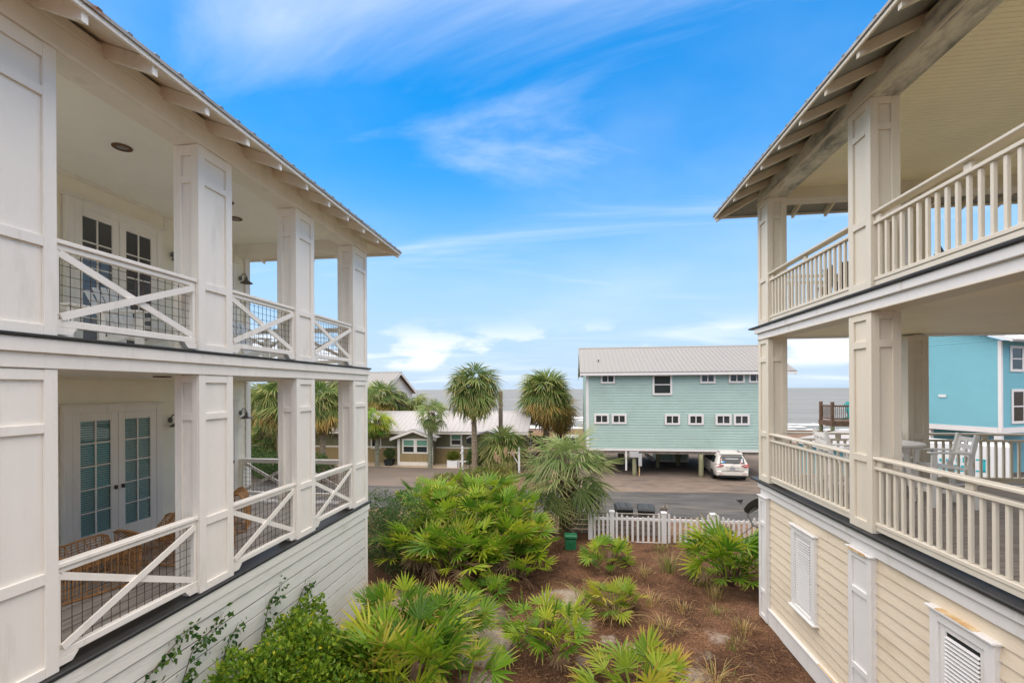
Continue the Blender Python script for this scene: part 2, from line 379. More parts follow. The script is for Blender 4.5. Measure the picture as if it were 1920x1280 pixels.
def yard_material():
    m = bpy.data.materials.new('pine_mulch_and_sand'); m.use_nodes = True; nt = m.node_tree; N = nt.nodes.new; L = nt.links.new
    b = nt.nodes['Principled BSDF']; b.inputs['Roughness'].default_value = 0.95; b.inputs['Specular IOR Level'].default_value = 0.15
    g = N('ShaderNodeNewGeometry')
    def nz(scale, det, ro=0.6, st=(1, 1, 1)):
        mp = N('ShaderNodeMapping'); mp.inputs['Scale'].default_value = st; L(g.outputs['Position'], mp.inputs[0])
        n = N('ShaderNodeTexNoise'); n.inputs['Scale'].default_value = scale; n.inputs['Detail'].default_value = det; n.inputs['Roughness'].default_value = ro
        L(mp.outputs[0], n.inputs['Vector']); return n.outputs[0]
    fine = nz(26, 8, 0.7); cr = N('ShaderNodeValToRGB'); L(fine, cr.inputs[0])
    e = cr.color_ramp.elements; e[0].position = 0.30; e[0].color = (0.022, 0.012, 0.008, 1); e[1].position = 0.74; e[1].color = (0.32, 0.18, 0.095, 1)
    q = e.new(0.5); q.color = (0.13, 0.066, 0.036, 1)
    big = nz(1.3, 5); cr2 = N('ShaderNodeMapRange'); L(big, cr2.inputs[0]); cr2.inputs[1].default_value = 0.35; cr2.inputs[2].default_value = 0.7; cr2.inputs[3].default_value = 0.5; cr2.inputs[4].default_value = 1.45
    mu = N('ShaderNodeMix'); mu.data_type = 'RGBA'; mu.blend_type = 'MULTIPLY'; mu.inputs[0].default_value = 1.0; L(cr.outputs[0], mu.inputs[6]); L(cr2.outputs[0], mu.inputs[7])
    at = N('ShaderNodeAttribute'); at.attribute_name = 'sand'
    br = nz(9, 8, 0.75); ad = N('ShaderNodeMath'); ad.operation = 'MULTIPLY_ADD'; L(br, ad.inputs[0]); ad.inputs[1].default_value = 0.9; L(at.outputs['Fac'], ad.inputs[2])
    mr = N('ShaderNodeMapRange'); L(ad.outputs[0], mr.inputs[0]); mr.inputs[1].default_value = 0.82; mr.inputs[2].default_value = 1.16
    sc = N('ShaderNodeValToRGB'); L(nz(40, 6, 0.7), sc.inputs[0]); sc.color_ramp.elements[0].color = (0.19, 0.13, 0.085, 1); sc.color_ramp.elements[1].color = (0.54, 0.47, 0.38, 1)
    sc.color_ramp.elements[0].position = 0.3; sc.color_ramp.elements[1].position = 0.62
    mx = N('ShaderNodeMix'); mx.data_type = 'RGBA'; L(mr.outputs[0], mx.inputs[0]); L(mu.outputs[2], mx.inputs[6]); L(sc.outputs[0], mx.inputs[7])
    L(mx.outputs[2], b.inputs['Base Color'])
    bp = N('ShaderNodeBump'); bp.inputs['Strength'].default_value = 0.9; bp.inputs['Distance'].default_value = 0.03; L(nz(38, 6, 0.7), bp.inputs['Height']); L(bp.outputs[0], b.inputs['Normal'])
    return m
SANDY = [(1.2, 9.5, 0.35, 0.7), (2.2, 8.7, 0.5, 0.62), (3.0, 9.9, 0.35, 0.6), (0.1, 10.4, 0.6, 0.6), (2.4, 6.9, 0.4, 0.5), (-0.9, 10.2, 0.5, 0.5), (-0.25, 11.6, 0.75, 0.9), (-1.9, 9.3, 0.9, 1.0), (-2.3, 10.6, 1.0, 0.8), (-1.7, 8.1, 0.6, 0.6), (0.75, 9.8, 0.35, 0.6), (2.55, 9.35, 0.5, 0.42),
         (2.9, 10.2, 0.4, 0.4), (2.6, 7.6, 0.3, 0.4), (2.9, 8.0, 0.25, 0.35), (-4.2, 10.9, 1.0, 0.6), (0.2, 9.0, 0.3, 0.6), (1.6, 12.4, 0.4, 0.2), (3.3, 9.0, 0.3, 0.4)]
def sandiness(x, y):
    s = 0.0
    for (sx, sy, r, k) in SANDY:
        d = math.hypot(x - sx, (y - sy)) / r
        s = max(s, k * max(0, 1 - d * d * 0.8))
    s = s * 1.05
    return max(s, sstep(16.6, 17.6, y) * 0.42)
gx = lines(-6, 6, 0.18, -900, 900); gy = lines(4, 20, 0.18, -60, 160)
gmb = sheet(gx, gy, gz)
ground = struct('ground', gmb, yard_material(), True, 'brown mulched and sandy ground of the yard')
ca = ground.data.attributes.new('sand', 'FLOAT', 'POINT')
ca.data.foreach_set('value', [sandiness(v[0], v[1]) for v in gmb.v])

# sea, surf, beach
SEA_Z = -3.0
def sea_material():
    m = bpy.data.materials.new('grey_green_sea'); m.use_nodes = True; nt = m.node_tree; N = nt.nodes.new; L = nt.links.new
    b = nt.nodes['Principled BSDF']; b.inputs['Roughness'].default_value = 0.5; b.inputs['Specular IOR Level'].default_value = 0.12
    g = N('ShaderNodeNewGeometry')
    mp = N('ShaderNodeMapping'); mp.inputs['Scale'].default_value = (0.012, 0.05, 1); L(g.outputs['Position'], mp.inputs[0])
    n = N('ShaderNodeTexNoise'); n.inputs['Scale'].default_value = 1; n.inputs['Detail'].default_value = 8; n.inputs['Roughness'].default_value = 0.6; L(mp.outputs[0], n.inputs['Vector'])
    cr = N('ShaderNodeValToRGB'); L(n.outputs[0], cr.inputs[0]); e = cr.color_ramp.elements
    e[0].position = 0.35; e[0].color = (0.15, 0.155, 0.14, 1); e[1].position = 0.68; e[1].color = (0.23, 0.225, 0.195, 1)
    L(cr.outputs[0], b.inputs['Base Color'])
    mp2 = N('ShaderNodeMapping'); mp2.inputs['Scale'].default_value = (0.10, 0.45, 1); L(g.outputs['Position'], mp2.inputs[0])
    n2 = N('ShaderNodeTexNoise'); n2.inputs['Scale'].default_value = 1.3; n2.inputs['Detail'].default_value = 6; L(mp2.outputs[0], n2.inputs['Vector'])
    bp = N('ShaderNodeBump'); bp.inputs['Strength'].default_value = 0.55; bp.inputs['Distance'].default_value = 0.6; L(n2.outputs[0], bp.inputs['Height']); L(bp.outputs[0], b.inputs['Normal'])
    return m
sx = lines(-60, 60, 4.0, -9000, 9000); sy = lines(84, 170, 0.9, 84, 14000)
def sea_h(x, y):
    h = 0
    for (yc, a, w, ph) in ((98, 0.25, 3, 0), (112, 0.35, 3.2, 1.3), (128, 0.55, 4.0, 2.1), (147, 0.6, 4.5, 0.4), (165, 0.35, 5, 3)):
        yy = yc + 3 * math.sin(x * 0.035 + ph) + 1.2 * math.sin(x * 0.11 + ph * 2)
        h += a * math.exp(-((y - yy) / w) ** 2) * (0.6 + 0.4 * math.sin(x * 0.05 + ph * 3))
    return SEA_Z + h
sea = struct('sea', sheet(sx, sy, sea_h), sea_material(), True, 'grey green sea running to the horizon')
FOAM = M('white_sea_foam', (0.74, 0.75, 0.74), 0.8, 0.10, 0.8)
WETSAND = M('wet_beach_sand', (0.36, 0.315, 0.26), 0.5, 0.12, 0.3)
def foam_rows():
    mb = MB(); rr = random.Random(3)
    for (yc, ph, dens, wid) in ((90, 0, 0.85, 1.6), (95, 0.8, 0.7, 1.6), (101, 0.5, 0.4, 0.9), (110.5, 1.3, 0.6, 2.0), (120, 1.6, 0.25, 0.9), (128, 2.1, 0.45, 1.8)):
        x = -150.0
        while x < 190:
            ln = rr.uniform(6, 24)
            if rr.random() < dens:
                k = max(4, int(ln / 1.2)); w0 = wid * rr.uniform(0.5, 1.2); rows = []
                for i in range(k + 1):
                    xx = x + ln * i / k; yy = yc + 3 * math.sin(xx * 0.035 + ph) + 1.2 * math.sin(xx * 0.11 + ph * 2) - 1.5
                    e = max(0.0, math.sin(math.pi * i / k)) ** 0.6
                    wn = w0 * e * (0.7 + 0.6 * rr.random())
                    rows.append(((xx, yy - wn, sea_h(xx, yy - wn) + 0.04), (xx, yy, sea_h(xx, yy) + 0.12 + 0.28 * e * rr.random()), (xx, yy + wn * 0.7, sea_h(xx, yy + wn * 0.7) + 0.04)))
                for r0, r1 in zip(rows, rows[1:]):
                    mb.quad(r0[0], r1[0], r1[1], r0[1]); mb.quad(r0[1], r1[1], r1[2], r0[2])
            x += ln * rr.uniform(0.7, 1.1)
    return mb
struct('surf_foam', foam_rows(), FOAM, True, 'white foam of small breaking waves near the beach', 'stuff')
bmb = sheet([x * 8.0 for x in range(-30, 31)], [66 + 1.5 * k for k in range(18)], lambda x, y: gz(x, y) + 0.03 + 0.04 * sstep(0, 1, mnoise.noise((x * .1, y * .1, 2))))
struct('beach', bmb, WETSAND, True, 'pale wet sand of the beach')

# roads and drives
ASPH = M('worn_asphalt', (0.085, 0.083, 0.08), 0.9, 0.34, 1.6, 0.5, 55, stretch=(0.35, 1.5, 1), stain=((0.145, 0.13, 0.11), 0.52, 0.76, 1.3, (0.3, 1.6, 1)), spec=0.2)
GRAV = M('sandy_gravel_drive', (0.21, 0.165, 0.13), 0.95, 0.28, 2.4, 0.9, 30, spec=0.15, stretch=(0.4, 1.6, 1), stain=((0.115, 0.10, 0.09), 0.48, 0.72, 1.1, (0.5, 1.3, 1)))
COURT = M('brown_paved_court', (0.16, 0.13, 0.105), 0.9, 0.16, 0.7, 0.4, 50, stretch=(0.4, 1, 1), spec=0.2, stain=((0.125, 0.105, 0.09), 0.5, 0.75, 0.6, (0.5, 1, 1)))
PAVER = M('tan_pavers', (0.46, 0.36, 0.25), 0.9, 0.2, 9, 0.4, 30)
def strip(x0, x1, n, ylo, yhi, z, rows=3):
    mb = MB()
    for j in range(rows + 1):
        for i in range(n + 1):
            x = x0 + (x1 - x0) * i / n; a = ylo(x); b = yhi(x); y = a + (b - a) * j / rows
            mb.v.append((x, y, z + 0.012 * math.sin(math.pi * j / rows)))
    for j in range(rows):
        for i in range(n):
            a = j * (n + 1) + i; mb.f.append((a, a + 1, a + n + 2, a + n + 1))
    return mb
jit = lambda x, s: 0.16 * mnoise.noise((x * 0.9, s, 0)) + 0.07 * mnoise.noise((x * 4, s, 0))
struct('gravel_drive', strip(0.2, 30, 160, lambda x: 26.0, lambda x: 44.0, -0.482, 40), GRAV, True, 'sandy gravel drive under the seafoam house')
struct('paved_court', strip(-40, -6.2, 120, lambda x: 26.2, lambda x: 33.55 + 0.55 * math.sin(x * 0.33 + 1.3) + jit(x, 5) * 0.4, -0.478, 20), COURT, True, 'brown paved court in front of the green cottage')
struct('paver_walk', strip(-40, -6.0, 80, lambda x: 32.2, lambda x: 37.0, -0.484, 10), PAVER, True, 'strip of tan pavers along the green cottage')
struct('road', strip(-90, 90, 500, lambda x: 21.6 + jit(x, 1) + 0.5 * sstep(2, 10, x) * -1, lambda x: 26.55 + jit(x, 2) + 0.35 * sstep(4, 9, x) * (1 - sstep(9, 12, x)), -0.470, 16), ASPH, True, 'narrow grey asphalt road beyond the picket fence')
# ================================================================== BUILDING PIECES
def face_frame(axis, sgn, x0, x1, y0, y1, z0, z1, rails, sw=0.085, t=0.03):
    """raised stiles and rails of one column face. axis 'x': face normal is +-X, spans y0..y1"""
    mb = MB()
    if axis == 'x':
        xf = x1 if sgn > 0 else x0; xa, xb = (xf, xf + t) if sgn > 0 else (xf - t, xf)
        mb.cbox(xa, y0 - t, z0, xb, y0 + sw, z1, 0.004); mb.cbox(xa, y1 - sw, z0, xb, y1 + t, z1, 0.004)
        for (a, b) in rails: mb.cbox(xa, y0 + sw, a, xb - 0.002 * sgn if sgn > 0 else xb, y1 - sw, b, 0.004)
    else:
        yf = y1 if sgn > 0 else y0; ya, yb = (yf, yf + t) if sgn > 0 else (yf - t, yf)
        mb.cbox(x0, ya, z0, x0 + sw, yb, z1, 0.004); mb.cbox(x1 - sw, ya, z0, x1, yb, z1, 0.004)
        for (a, b) in rails: mb.cbox(x0 + sw, ya, a, x1 - sw, yb, b, 0.004)
    return mb
def column(house, x0, x1, y0, y1, z0, z1, rails, mat, sw=0.085):
    t = 0.03
    c = part(house, 'column', Bx(x0 + t, y0 + t, z0, x1 - t, y1 - t, z1), mat)
    for ax, s in (('x', 1), ('x', -1), ('y', 1), ('y', -1)):
        part(c, 'panel_frame', face_frame(ax, s, x0 + t, x1 - t, y0 + t, y1 - t, z0 + 0.002, z1 - 0.002, rails, sw), mat)
    return c
def cross_railing(house, P0, P1, zb, zt, mat, splits=1, wire_side=1, skirt=True):
    """rail with X braces and welded wire between two points on the plan"""
    P0 = Vector((*P0, 0)); P1 = Vector((*P1, 0)); d = (P1 - P0); Ln = d.length; d.normalize(); s = Vector((-d.y, d.x, 0))
    Q = lambda u, w, z: tuple(P0 + d * u + s * w + Vector((0, 0, z)))
    def bar(u0, u1, w0, w1, z0, z1, c=0.006):
        m = MB().cbox(u0, w0, z0, u1, w1, z1, c); m.v = [Q(*v) for v in m.v]
        if d.cross(s).z < 0: pass
        return m
    r = part(house, 'railing', bar(0, Ln, -0.055, 0.055, zt - 0.045, zt), mat)
    part(r, 'sub_rail', bar(0.001, Ln - 0.001, -0.03, 0.03, zt - 0.105, zt - 0.047), mat)
    part(r, 'bottom_rail', bar(0, Ln, -0.04, 0.04, zb, zb + 0.075), mat)
    if skirt:
        m = MB(); z0 = zb - 0.075
        for (a, b, sg) in ((0, 0.20, 1), (Ln - 0.20, Ln, -1)):
            p = [(a, z0), (b - 0.06, z0), (b, zb - 0.002), (a, zb - 0.002)] if sg > 0 else [(a + 0.06, z0), (b, z0), (b, zb - 0.002), (a, zb - 0.002)]
            m.prism(p, -0.045, 0.045, lambda u, v, w: Q(u, w, v))
        part(r, 'rail_foot', m, mat)
    for k in range(splits):
        a = Ln * k / splits; b = Ln * (k + 1) / splits
        for (u0, u1) in ((a + 0.002, a + 0.05), (b - 0.05, b - 0.002)):
            part(r, 'end_stile', bar(u0, u1, -0.032, 0.032, zb + 0.077, zt - 0.107), mat)
        z0 = zb + 0.10; z1 = zt - 0.13
        for i, (za, zc) in enumerate(((z0, z1), (z1, z0))):
            m = MB().beam(Q(a + 0.05, (-0.018 if i else -0.042) * wire_side, za), Q(b - 0.05, (-0.018 if i else -0.042) * wire_side, zc), 0.022, 0.075, up=(0, 0, 1))
            part(r, 'cross_brace', m, mat)
        w = MB(); st = 0.1; off = 0.022 * wire_side
        u = a + 0.09
        while u < b - 0.06:
            w.beam(Q(u, off, zb + 0.03), Q(u, off, zt - 0.09), 0.005, 0.005, up=s); u += st
        z = zb + 0.13
        while z < zt - 0.1:
            w.beam(Q(a + 0.03, off, z), Q(b - 0.03, off, z), 0.005, 0.005, up=(0, 0, 1)); z += st
        part(r, 'wire_mesh', w, WIRE, kind='stuff')
    return r
def baluster_railing(house, P0, P1, zf, mat, n, blocks=(0.5,)):
    """flat cap, gap with blocks, sub rail, square balusters, bottom rail"""
    P0 = Vector((*P0, 0)); P1 = Vector((*P1, 0)); d = (P1 - P0); Ln = d.length; d.normalize(); s = Vector((-d.y, d.x, 0))
    Q = lambda u, w, z: tuple(P0 + d * u + s * w + Vector((0, 0, z)))
    def bar(u0, u1, w0, w1, z0, z1, c=0.006):
        m = MB().cbox(u0, w0, z0, u1, w1, z1, c); m.v = [Q(*v) for v in m.v]; return m
    zt = zf + 1.06
    r = part(house, 'railing', bar(0, Ln, -0.07, 0.07, zt - 0.042, zt, 0.01), mat)
    for q in (0.02,) + tuple(blocks) + (0.98,):
        u = Ln * q; part(r, 'block', bar(max(0.001, u - 0.05), min(Ln - 0.001, u + 0.05), -0.022, 0.022, zt - 0.128, zt - 0.044), mat)
    part(r, 'sub_rail', bar(0, Ln, -0.045, 0.045, zt - 0.175, zt - 0.130), mat)
    part(r, 'bottom_rail', bar(0, Ln, -0.04, 0.04, zf + 0.115, zf + 0.165), mat)
    m = MB().cbox(0, -0.028, zf + 0.045, Ln, 0.028, zf + 0.113); m.v = [Q(*v) for v in m.v]
    part(r, 'kick_board', m, mat)
    h = (zt - 0.177) - (zf + 0.167)
    bm = MB().cbox(-0.02, -0.02, 0, 0.02, 0.02, h, 0.004); me = bm.mesh('baluster', mat)
    ang = math.atan2(d.y, d.x)
    for i in range(n):
        u = Ln * (i + 0.5) / n
        inst(r, 'baluster', me, Q(u, 0, zf + 0.167), (0, 0, ang))
    return r
def lap_boards(parent, fn, u0, u1, z0, z1, expo, mat, t=0.022, jig=0.0):
    """clapboards: fn(u, out, z) -> xyz, out is the distance proud of the wall"""
    z = z0
    while z < z1 - 0.02:
        e = min(expo, z1 - z)
        poly = [(0.001, z), (t, z), (t * 0.45, z + e + 0.012 if z + e < z1 - 0.02 else z + e), (0.001, z + e)]
        cut = u0 + (u1 - u0) * random.uniform(0.25, 0.8); d1, d2 = random.uniform(0, 0.004), random.uniform(0, 0.004)
        for (ua, ub, dd) in ((u0, cut - 0.002, d1), (cut + 0.002, u1, d2)):
            part(parent, 'siding_board', MB().prism(poly, ua, ub, lambda o, zz, u: fn(u, o + dd, zz)), mat)
        z += e
def lap_sheet(fn, u0, u1, z0, z1, expo, t=0.018, top=None):
    """many fine clapboards as one mesh"""
    mb = MB(); z = z0
    while z < z1 - 0.01:
        e = min(expo, z1 - z); ua, ub = u0, u1
        if top: ua, ub = top(z, z + e)
        poly = [(0.001, z), (t, z), (t * 0.35, z + e), (0.001, z + e)]
        mb.prism(poly, ua, ub, lambda o, zz, u: fn(u, o, zz)); z += e
    return mb
def wall_lamp(house, x, y, z, out):
    """gooseneck barn lamp on a wall whose outward side is +-x"""
    l = part(house, 'wall_lamp', MB().lathe([(0.001, 0), (0.05, 0.0), (0.055, 0.012), (0.03, 0.02), (0.001, 0.022)], 12), LAMPM, True)
    me = l.data
    for v in me.vertices: v.co = Vector((out * v.co.z, v.co.x, v.co.y))
    l.location = Vector((x, y, z)) - ORG[house]; ORG[l] = Vector((x, y, z))
    pts = []
    for k in range(9):
        a = math.pi * k / 8; pts.append((x + out * (0.02 + 0.075 * (1 - math.cos(a))), y, z + 0.11 * math.sin(a)))
    pts = [(x + out * 0.01, y, z)] + pts + [(x + out * 0.17, y, z - 0.03)]
    part(l, 'gooseneck', MB().tube(pts, 0.011, 8), LAMPM, True)
    part(l, 'lamp_shade', MB().lathe([(0.025, 0.02), (0.035, -0.02), (0.045, -0.06), (0.135, -0.115), (0.14, -0.135), (0.128, -0.13), (0.04, -0.065), (0.02, -0.03)], 18, (x + out * 0.17, y, z)), LAMPM, True)
    return l
def sash_window(house, name, fn, u0, u1, z0, z1, frame_mat, pane_mat, cols=2, rows=1, fw=0.09, mw=0.035, shade=None, proud=0.045, sill=False):
    """window: casing mesh with separate panes; fn(u, out, z)"""
    def bx(a, b, o0, o1, c, d):
        m = MB().cbox(a, o0, c, b, o1, d, 0.005); m.v = [fn(*v) for v in m.v]; return m
    m = MB()
    for q in (bx(u0, u0 + fw, 0, proud, z0, z1), bx(u1 - fw, u1, 0, proud, z0, z1), bx(u0 + fw, u1 - fw, 0, proud, z0, z0 + fw), bx(u0 + fw, u1 - fw, 0, proud, z1 - fw, z1)):
        n = len(m.v); m.v += q.v; m.f += [tuple(i + n for i in f) for f in q.f]
    w = part(house, name, m, frame_mat)
    iu0, iu1, iz0, iz1 = u0 + fw, u1 - fw, z0 + fw, z1 - fw
    pw = (iu1 - iu0 - mw * (cols - 1)) / cols; ph = (iz1 - iz0 - mw * (rows - 1)) / rows
    for i in range(1, cols):
        a = iu0 + i * pw + (i - 1) * mw; part(w, 'mullion', bx(a, a + mw, 0.004, proud - 0.012, iz0, iz1), frame_mat)
    for j in range(1, rows):
        a = iz0 + j * ph + (j - 1) * mw
        for i in range(cols):
            b = iu0 + i * (pw + mw); part(w, 'glazing_bar', bx(b, b + pw, 0.006, proud - 0.015, a, a + mw), frame_mat)
    for i in range(cols):
        for j in range(rows):
            a = iu0 + i * (pw + mw); b = iz0 + j * (ph + mw)
            pm = pane_mat
            if shade and j >= shade[1]: pm = shade[0]
            part(w, 'pane', bx(a, a + pw, 0.003, 0.012, b, b + ph), pm)
    return w
def french_door(house, fn, u0, u1, z0, z1, leaves, rows, fm, pm, blind):
    """glazed door: casing, leaves with panes two across, blinds behind the glass. u0..u1 clear opening"""
    cw = 0.13
    def bx(a, b, o0, o1, c, d, ch=0.005):
        m = MB().cbox(a, o0, c, b, o1, d, ch); m.v = [fn(*v) for v in m.v]; return m
    def join(*ms):
        m = MB()
        for q in ms:
            n = len(m.v); m.v += q.v; m.f += [tuple(i + n for i in f) for f in q.f]
        return m
    D = part(house, 'french_door', join(bx(u0 - cw, u0, 0.0, 0.075, z0, z1 + cw), bx(u1, u1 + cw, 0.0, 0.075, z0, z1 + cw), bx(u0, u1, 0.0, 0.075, z1, z1 + cw)), fm)
    part(D, 'head_cap', bx(u0 - cw - 0.03, u1 + cw + 0.03, 0.0, 0.10, z1 + cw + 0.001, z1 + cw + 0.03), fm)
    part(D, 'dark_recess', bx(u0, u1, 0.001, 0.006, z0, z1), DARK)
    lw = (u1 - u0) / leaves
    for k in range(leaves):
        a = u0 + k * lw + 0.004; b = a + lw - 0.008
        st = 0.125; bot = 0.28; top = 0.13
        leaf = part(D, 'door_leaf', join(bx(a, a + st, 0.03, 0.07, z0, z1), bx(b - st, b, 0.03, 0.07, z0, z1), bx(a + st, b - st, 0.03, 0.07, z0, z0 + bot), bx(a + st, b - st, 0.03, 0.07, z1 - top, z1)), fm)
        ia, ib, za, zb = a + st, b - st, z0 + bot, z1 - top; mw = 0.025
        pw = (ib - ia - mw) / 2; ph = (zb - za - mw * (rows - 1)) / rows
        part(D, 'glazing_bar', bx(ia + pw, ia + pw + mw, 0.034, 0.064, za, zb), fm)
        for j in range(1, rows):
            zz = za + j * ph + (j - 1) * mw
            for i in range(2): part(D, 'glazing_bar', bx(ia + i * (pw + mw), ia + i * (pw + mw) + pw, 0.036, 0.062, zz, zz + mw), fm)
        for i in range(2):
            for j in range(rows):
                q = ia + i * (pw + mw); zz = za + j * (ph + mw)
                part(D, 'pane', bx(q, q + pw, 0.044, 0.049, zz, zz + ph, 0.001), pm)
        if blind:
            m = MB(); zz = za
            while zz < zb:
                p = [(0.030, zz), (0.0315, zz + 0.001), (0.0175, zz + 0.030), (0.016, zz + 0.029)]
                m.prism(p, ia, ib, lambda o, z_, u: fn(u, o, z_)); zz += 0.040
            part(D, 'blind', m, BLIND, kind='stuff')
        hu = a + st / 2 if k == 1 else b - st / 2
        if leaves == 1: hu = b - st / 2
        part(D, 'door_handle', bx(hu - 0.015, hu + 0.015, 0.071, 0.12, z0 + 0.98, z0 + 1.05), IRON)
    return D
def hip_roof(house, ex0, ex1, ey0, ey1, ze, slope, mat, edge_mat, under_mat, ribs=0.30, t=0.035):
    """hipped metal roof above eaves rectangle, raised ribs running down each slope"""
    hw = min(ex1 - ex0, ey1 - ey0) / 2; zr = ze + slope * hw
    if ex1 - ex0 < ey1 - ey0: A = ((ex0 + ex1) / 2, ey0 + hw, zr); Bp = ((ex0 + ex1) / 2, ey1 - hw, zr)
    else: A = (ex0 + hw, (ey0 + ey1) / 2, zr); Bp = (ex1 - hw, (ey0 + ey1) / 2, zr)
    c = [(ex0, ey0, ze), (ex1, ey0, ze), (ex1, ey1, ze), (ex0, ey1, ze)]
    def shell(dz):
        m = MB(); off = lambda p: (p[0], p[1], p[2] + dz)
        C = [off(p) for p in c]; a = off(A); b = off(Bp)
        n = len(m.v); m.v += C + [a, b]
        if ex1 - ex0 < ey1 - ey0: m.f += [(n, n + 1, n + 4), (n + 1, n + 2, n + 5, n + 4), (n + 2, n + 3, n + 5), (n + 3, n, n + 4, n + 5)]
        else: m.f += [(n, n + 1, n + 5, n + 4), (n + 1, n + 2, n + 5), (n + 2, n + 3, n + 4, n + 5), (n + 3, n, n + 4)]
        return m
    top = shell(t); bot = shell(0)
    R = part(house, 'roof', top, mat)
    bot.f = [f[::-1] for f in bot.f]; part(R, 'roof_underside', bot, under_mat)
    for (p, q) in zip(c, c[1:] + c[:1]):
        m = MB(); m.beam(Vector(p) + Vector((0, 0, t * 0.5)), Vector(q) + Vector((0, 0, t * 0.5)), 0.02, t + 0.004); part(R, 'roof_edge', m, edge_mat)
    m = MB()
    def zroof(x, y): return ze + t + slope * min(x - ex0, ex1 - x, y - ey0, ey1 - y)
    y = ey0 + 0.12
    while y < ey1:
        d = min(y - ey0, ey1 - y, hw)
        for (xe, xi) in ((ex0 - 0.012, ex0 + d), (ex1 + 0.012, ex1 - d)):
            m.beam((xe, y, zroof(min(max(xe, ex0), ex1), y) - 0.004), (xi, y, ze + t + slope * d), 0.05, 0.032, up=(0, 0, 1))
        y += ribs
    x = ex0 + 0.12
    while x < ex1:
        d = min(x - ex0, ex1 - x, hw)
        for (ye, yi) in ((ey0 - 0.012, ey0 + d), (ey1 + 0.012, ey1 - d)):
            m.beam((x, ye, ze + t - 0.004), (x, yi, ze + t + slope * d), 0.05, 0.032, up=(0, 0, 1))
        x += ribs
    part(R, 'roof_rib', m, edge_mat, kind='stuff')
    return R
def rafter(house, base, tip, zb_, zt_, depth, w, mat):
    """rafter tail from the beam to the eave, end cut plumb"""
    b = Vector((*base, 0)); t = Vector((*tip, 0)); d = (t - b).normalized(); s = Vector((-d.y, d.x, 0)) * w / 2
    P = lambda p, z: tuple(p + Vector((0, 0, z)))
    m = MB().hexa([P(b - s, zb_ - depth), P(b + s, zb_ - depth), P(t + s, zt_ - depth), P(t - s, zt_ - depth), P(b - s, zb_), P(b + s, zb_), P(t + s, zt_), P(t - s, zt_)])
    return part(house, 'rafter_tail', m, mat)

# ================================================================== WHITE HOUSE WITH CROSS BRACED RAILINGS (left)
LH = thing('porch_house', 'white two storey porch house with X braced wire railings and panelled columns', 'house', (-9, 6, 0))
LX = -5.0; LB = -8.25; LF = 2.64; LU = 5.94; LY0 = 0.4; LY1 = 10.70
LCEIL = 5.62
COLY = [(1.05, 1.65), (3.25, 3.85), (5.56, 6.18), (7.76, 8.36), (9.95, 10.68)]
# base: dark backing, wide boards with open joints
sw_ = part(LH, 'base_wall', Bx(-14, LY0, -0.4, LX - 0.06, 10.60, 2.36), WHITE2)
part(sw_, 'shadow_backing', Bx(LX - 0.0585, LY0, -0.35, LX - 0.055, 10.50, 2.34), DARK)
z = 2.27; k = 0
while z > -0.2:
    cut = rnd(4.2, 9.5)
    for (ya, yb) in ((LY0, cut - 0.003), (cut + 0.003, 10.50)):
        q = rnd(-0.003, 0.005); w1, w2 = rnd(-0.003, 0.003), rnd(-0.003, 0.003)
        part(sw_, 'siding_board', MB().hexa([(LX - 0.032, ya, z - 0.214 + w1), (LX - 0.008 + q, ya, z - 0.214 + w1), (LX - 0.008 + q, yb, z - 0.214 + w2), (LX - 0.032, yb, z - 0.214 + w2), (LX - 0.032, ya, z + w1), (LX - 0.008 + q, ya, z + w1), (LX - 0.008 + q, yb, z + w2), (LX - 0.032, yb, z + w2)]), WHITE2)
    z -= 0.238
part(sw_, 'corner_board', B(LX - 0.09, 10.505, -0.3, LX + 0.015, 10.62, 2.40), WHITE)
part(LH, 'frieze_board', B(LX - 0.05, LY0, 2.285, LX + 0.016, 10.66, 2.455), WHITE2)
part(LH, 'frieze_board', B(LX - 0.05, LY0, 2.457, LX + 0.030, 10.70, 2.60), WHITE2)
part(LH, 'deck_edge', B(LX - 0.25, LY0, 2.602, LX + 0.045, 10.76, 2.652, c=0.01), FLASH)
# lower porch floor boards
fl = part(LH, 'porch_floor', Bx(LB - 0.05, LY0, 2.42, LX - 0.252, 10.70, 2.612), WHITE)
nb = 23; bw = (LX - 0.26 - LB) / nb; bm = MB().cbox(-bw / 2 + 0.003, -(10.68 - LY0) / 2, 0, bw / 2 - 0.003, (10.68 - LY0) / 2, 0.026, 0.004); me = bm.mesh('floor_board', DECKL)
for i in range(nb): inst(fl, 'floor_board', me, (LB + bw * (i + 0.5), (LY0 + 10.68) / 2, 2.614 + rnd(0, 0.002)))
# floor band between the storeys
part(LH, 'band_board', B(LX - 0.30, LY0, LCEIL, LX + 0.012, 10.70, 5.765), WHITE)
part(LH, 'band_board', B(LX - 0.30, LY0, 5.767, LX + 0.045, 10.74, 5.905), WHITE)
part(LH, 'deck_edge', B(LX - 0.25, LY0, 5.907, LX + 0.070, 10.77, LU, c=0.008), FLASH)
part(LH, 'band_board', B(-14, 10.40, LCEIL, LX - 0.302, 10.70, 5.905), WHITE)
part(LH, 'upper_floor', Bx(LB - 0.02, LY0, LCEIL + 0.02, LX - 0.302, 10.398, LU - 0.01), CEILW)
# columns
RL = [(2.655, 2.76), (3.55, 3.66), (5.00, 5.09), (5.51, 5.61)]
RU = [(LU, 6.04), (6.79, 6.89), (8.23, 8.32), (8.60, 8.74)]
for (a, b) in COLY:
    column(LH, LX - 0.38, LX, a, b, 2.654, LCEIL - 0.002, RL, WHITE)
    column(LH, LX - 0.38, LX, a, b, LU + 0.002, 8.75, RU, WHITE)
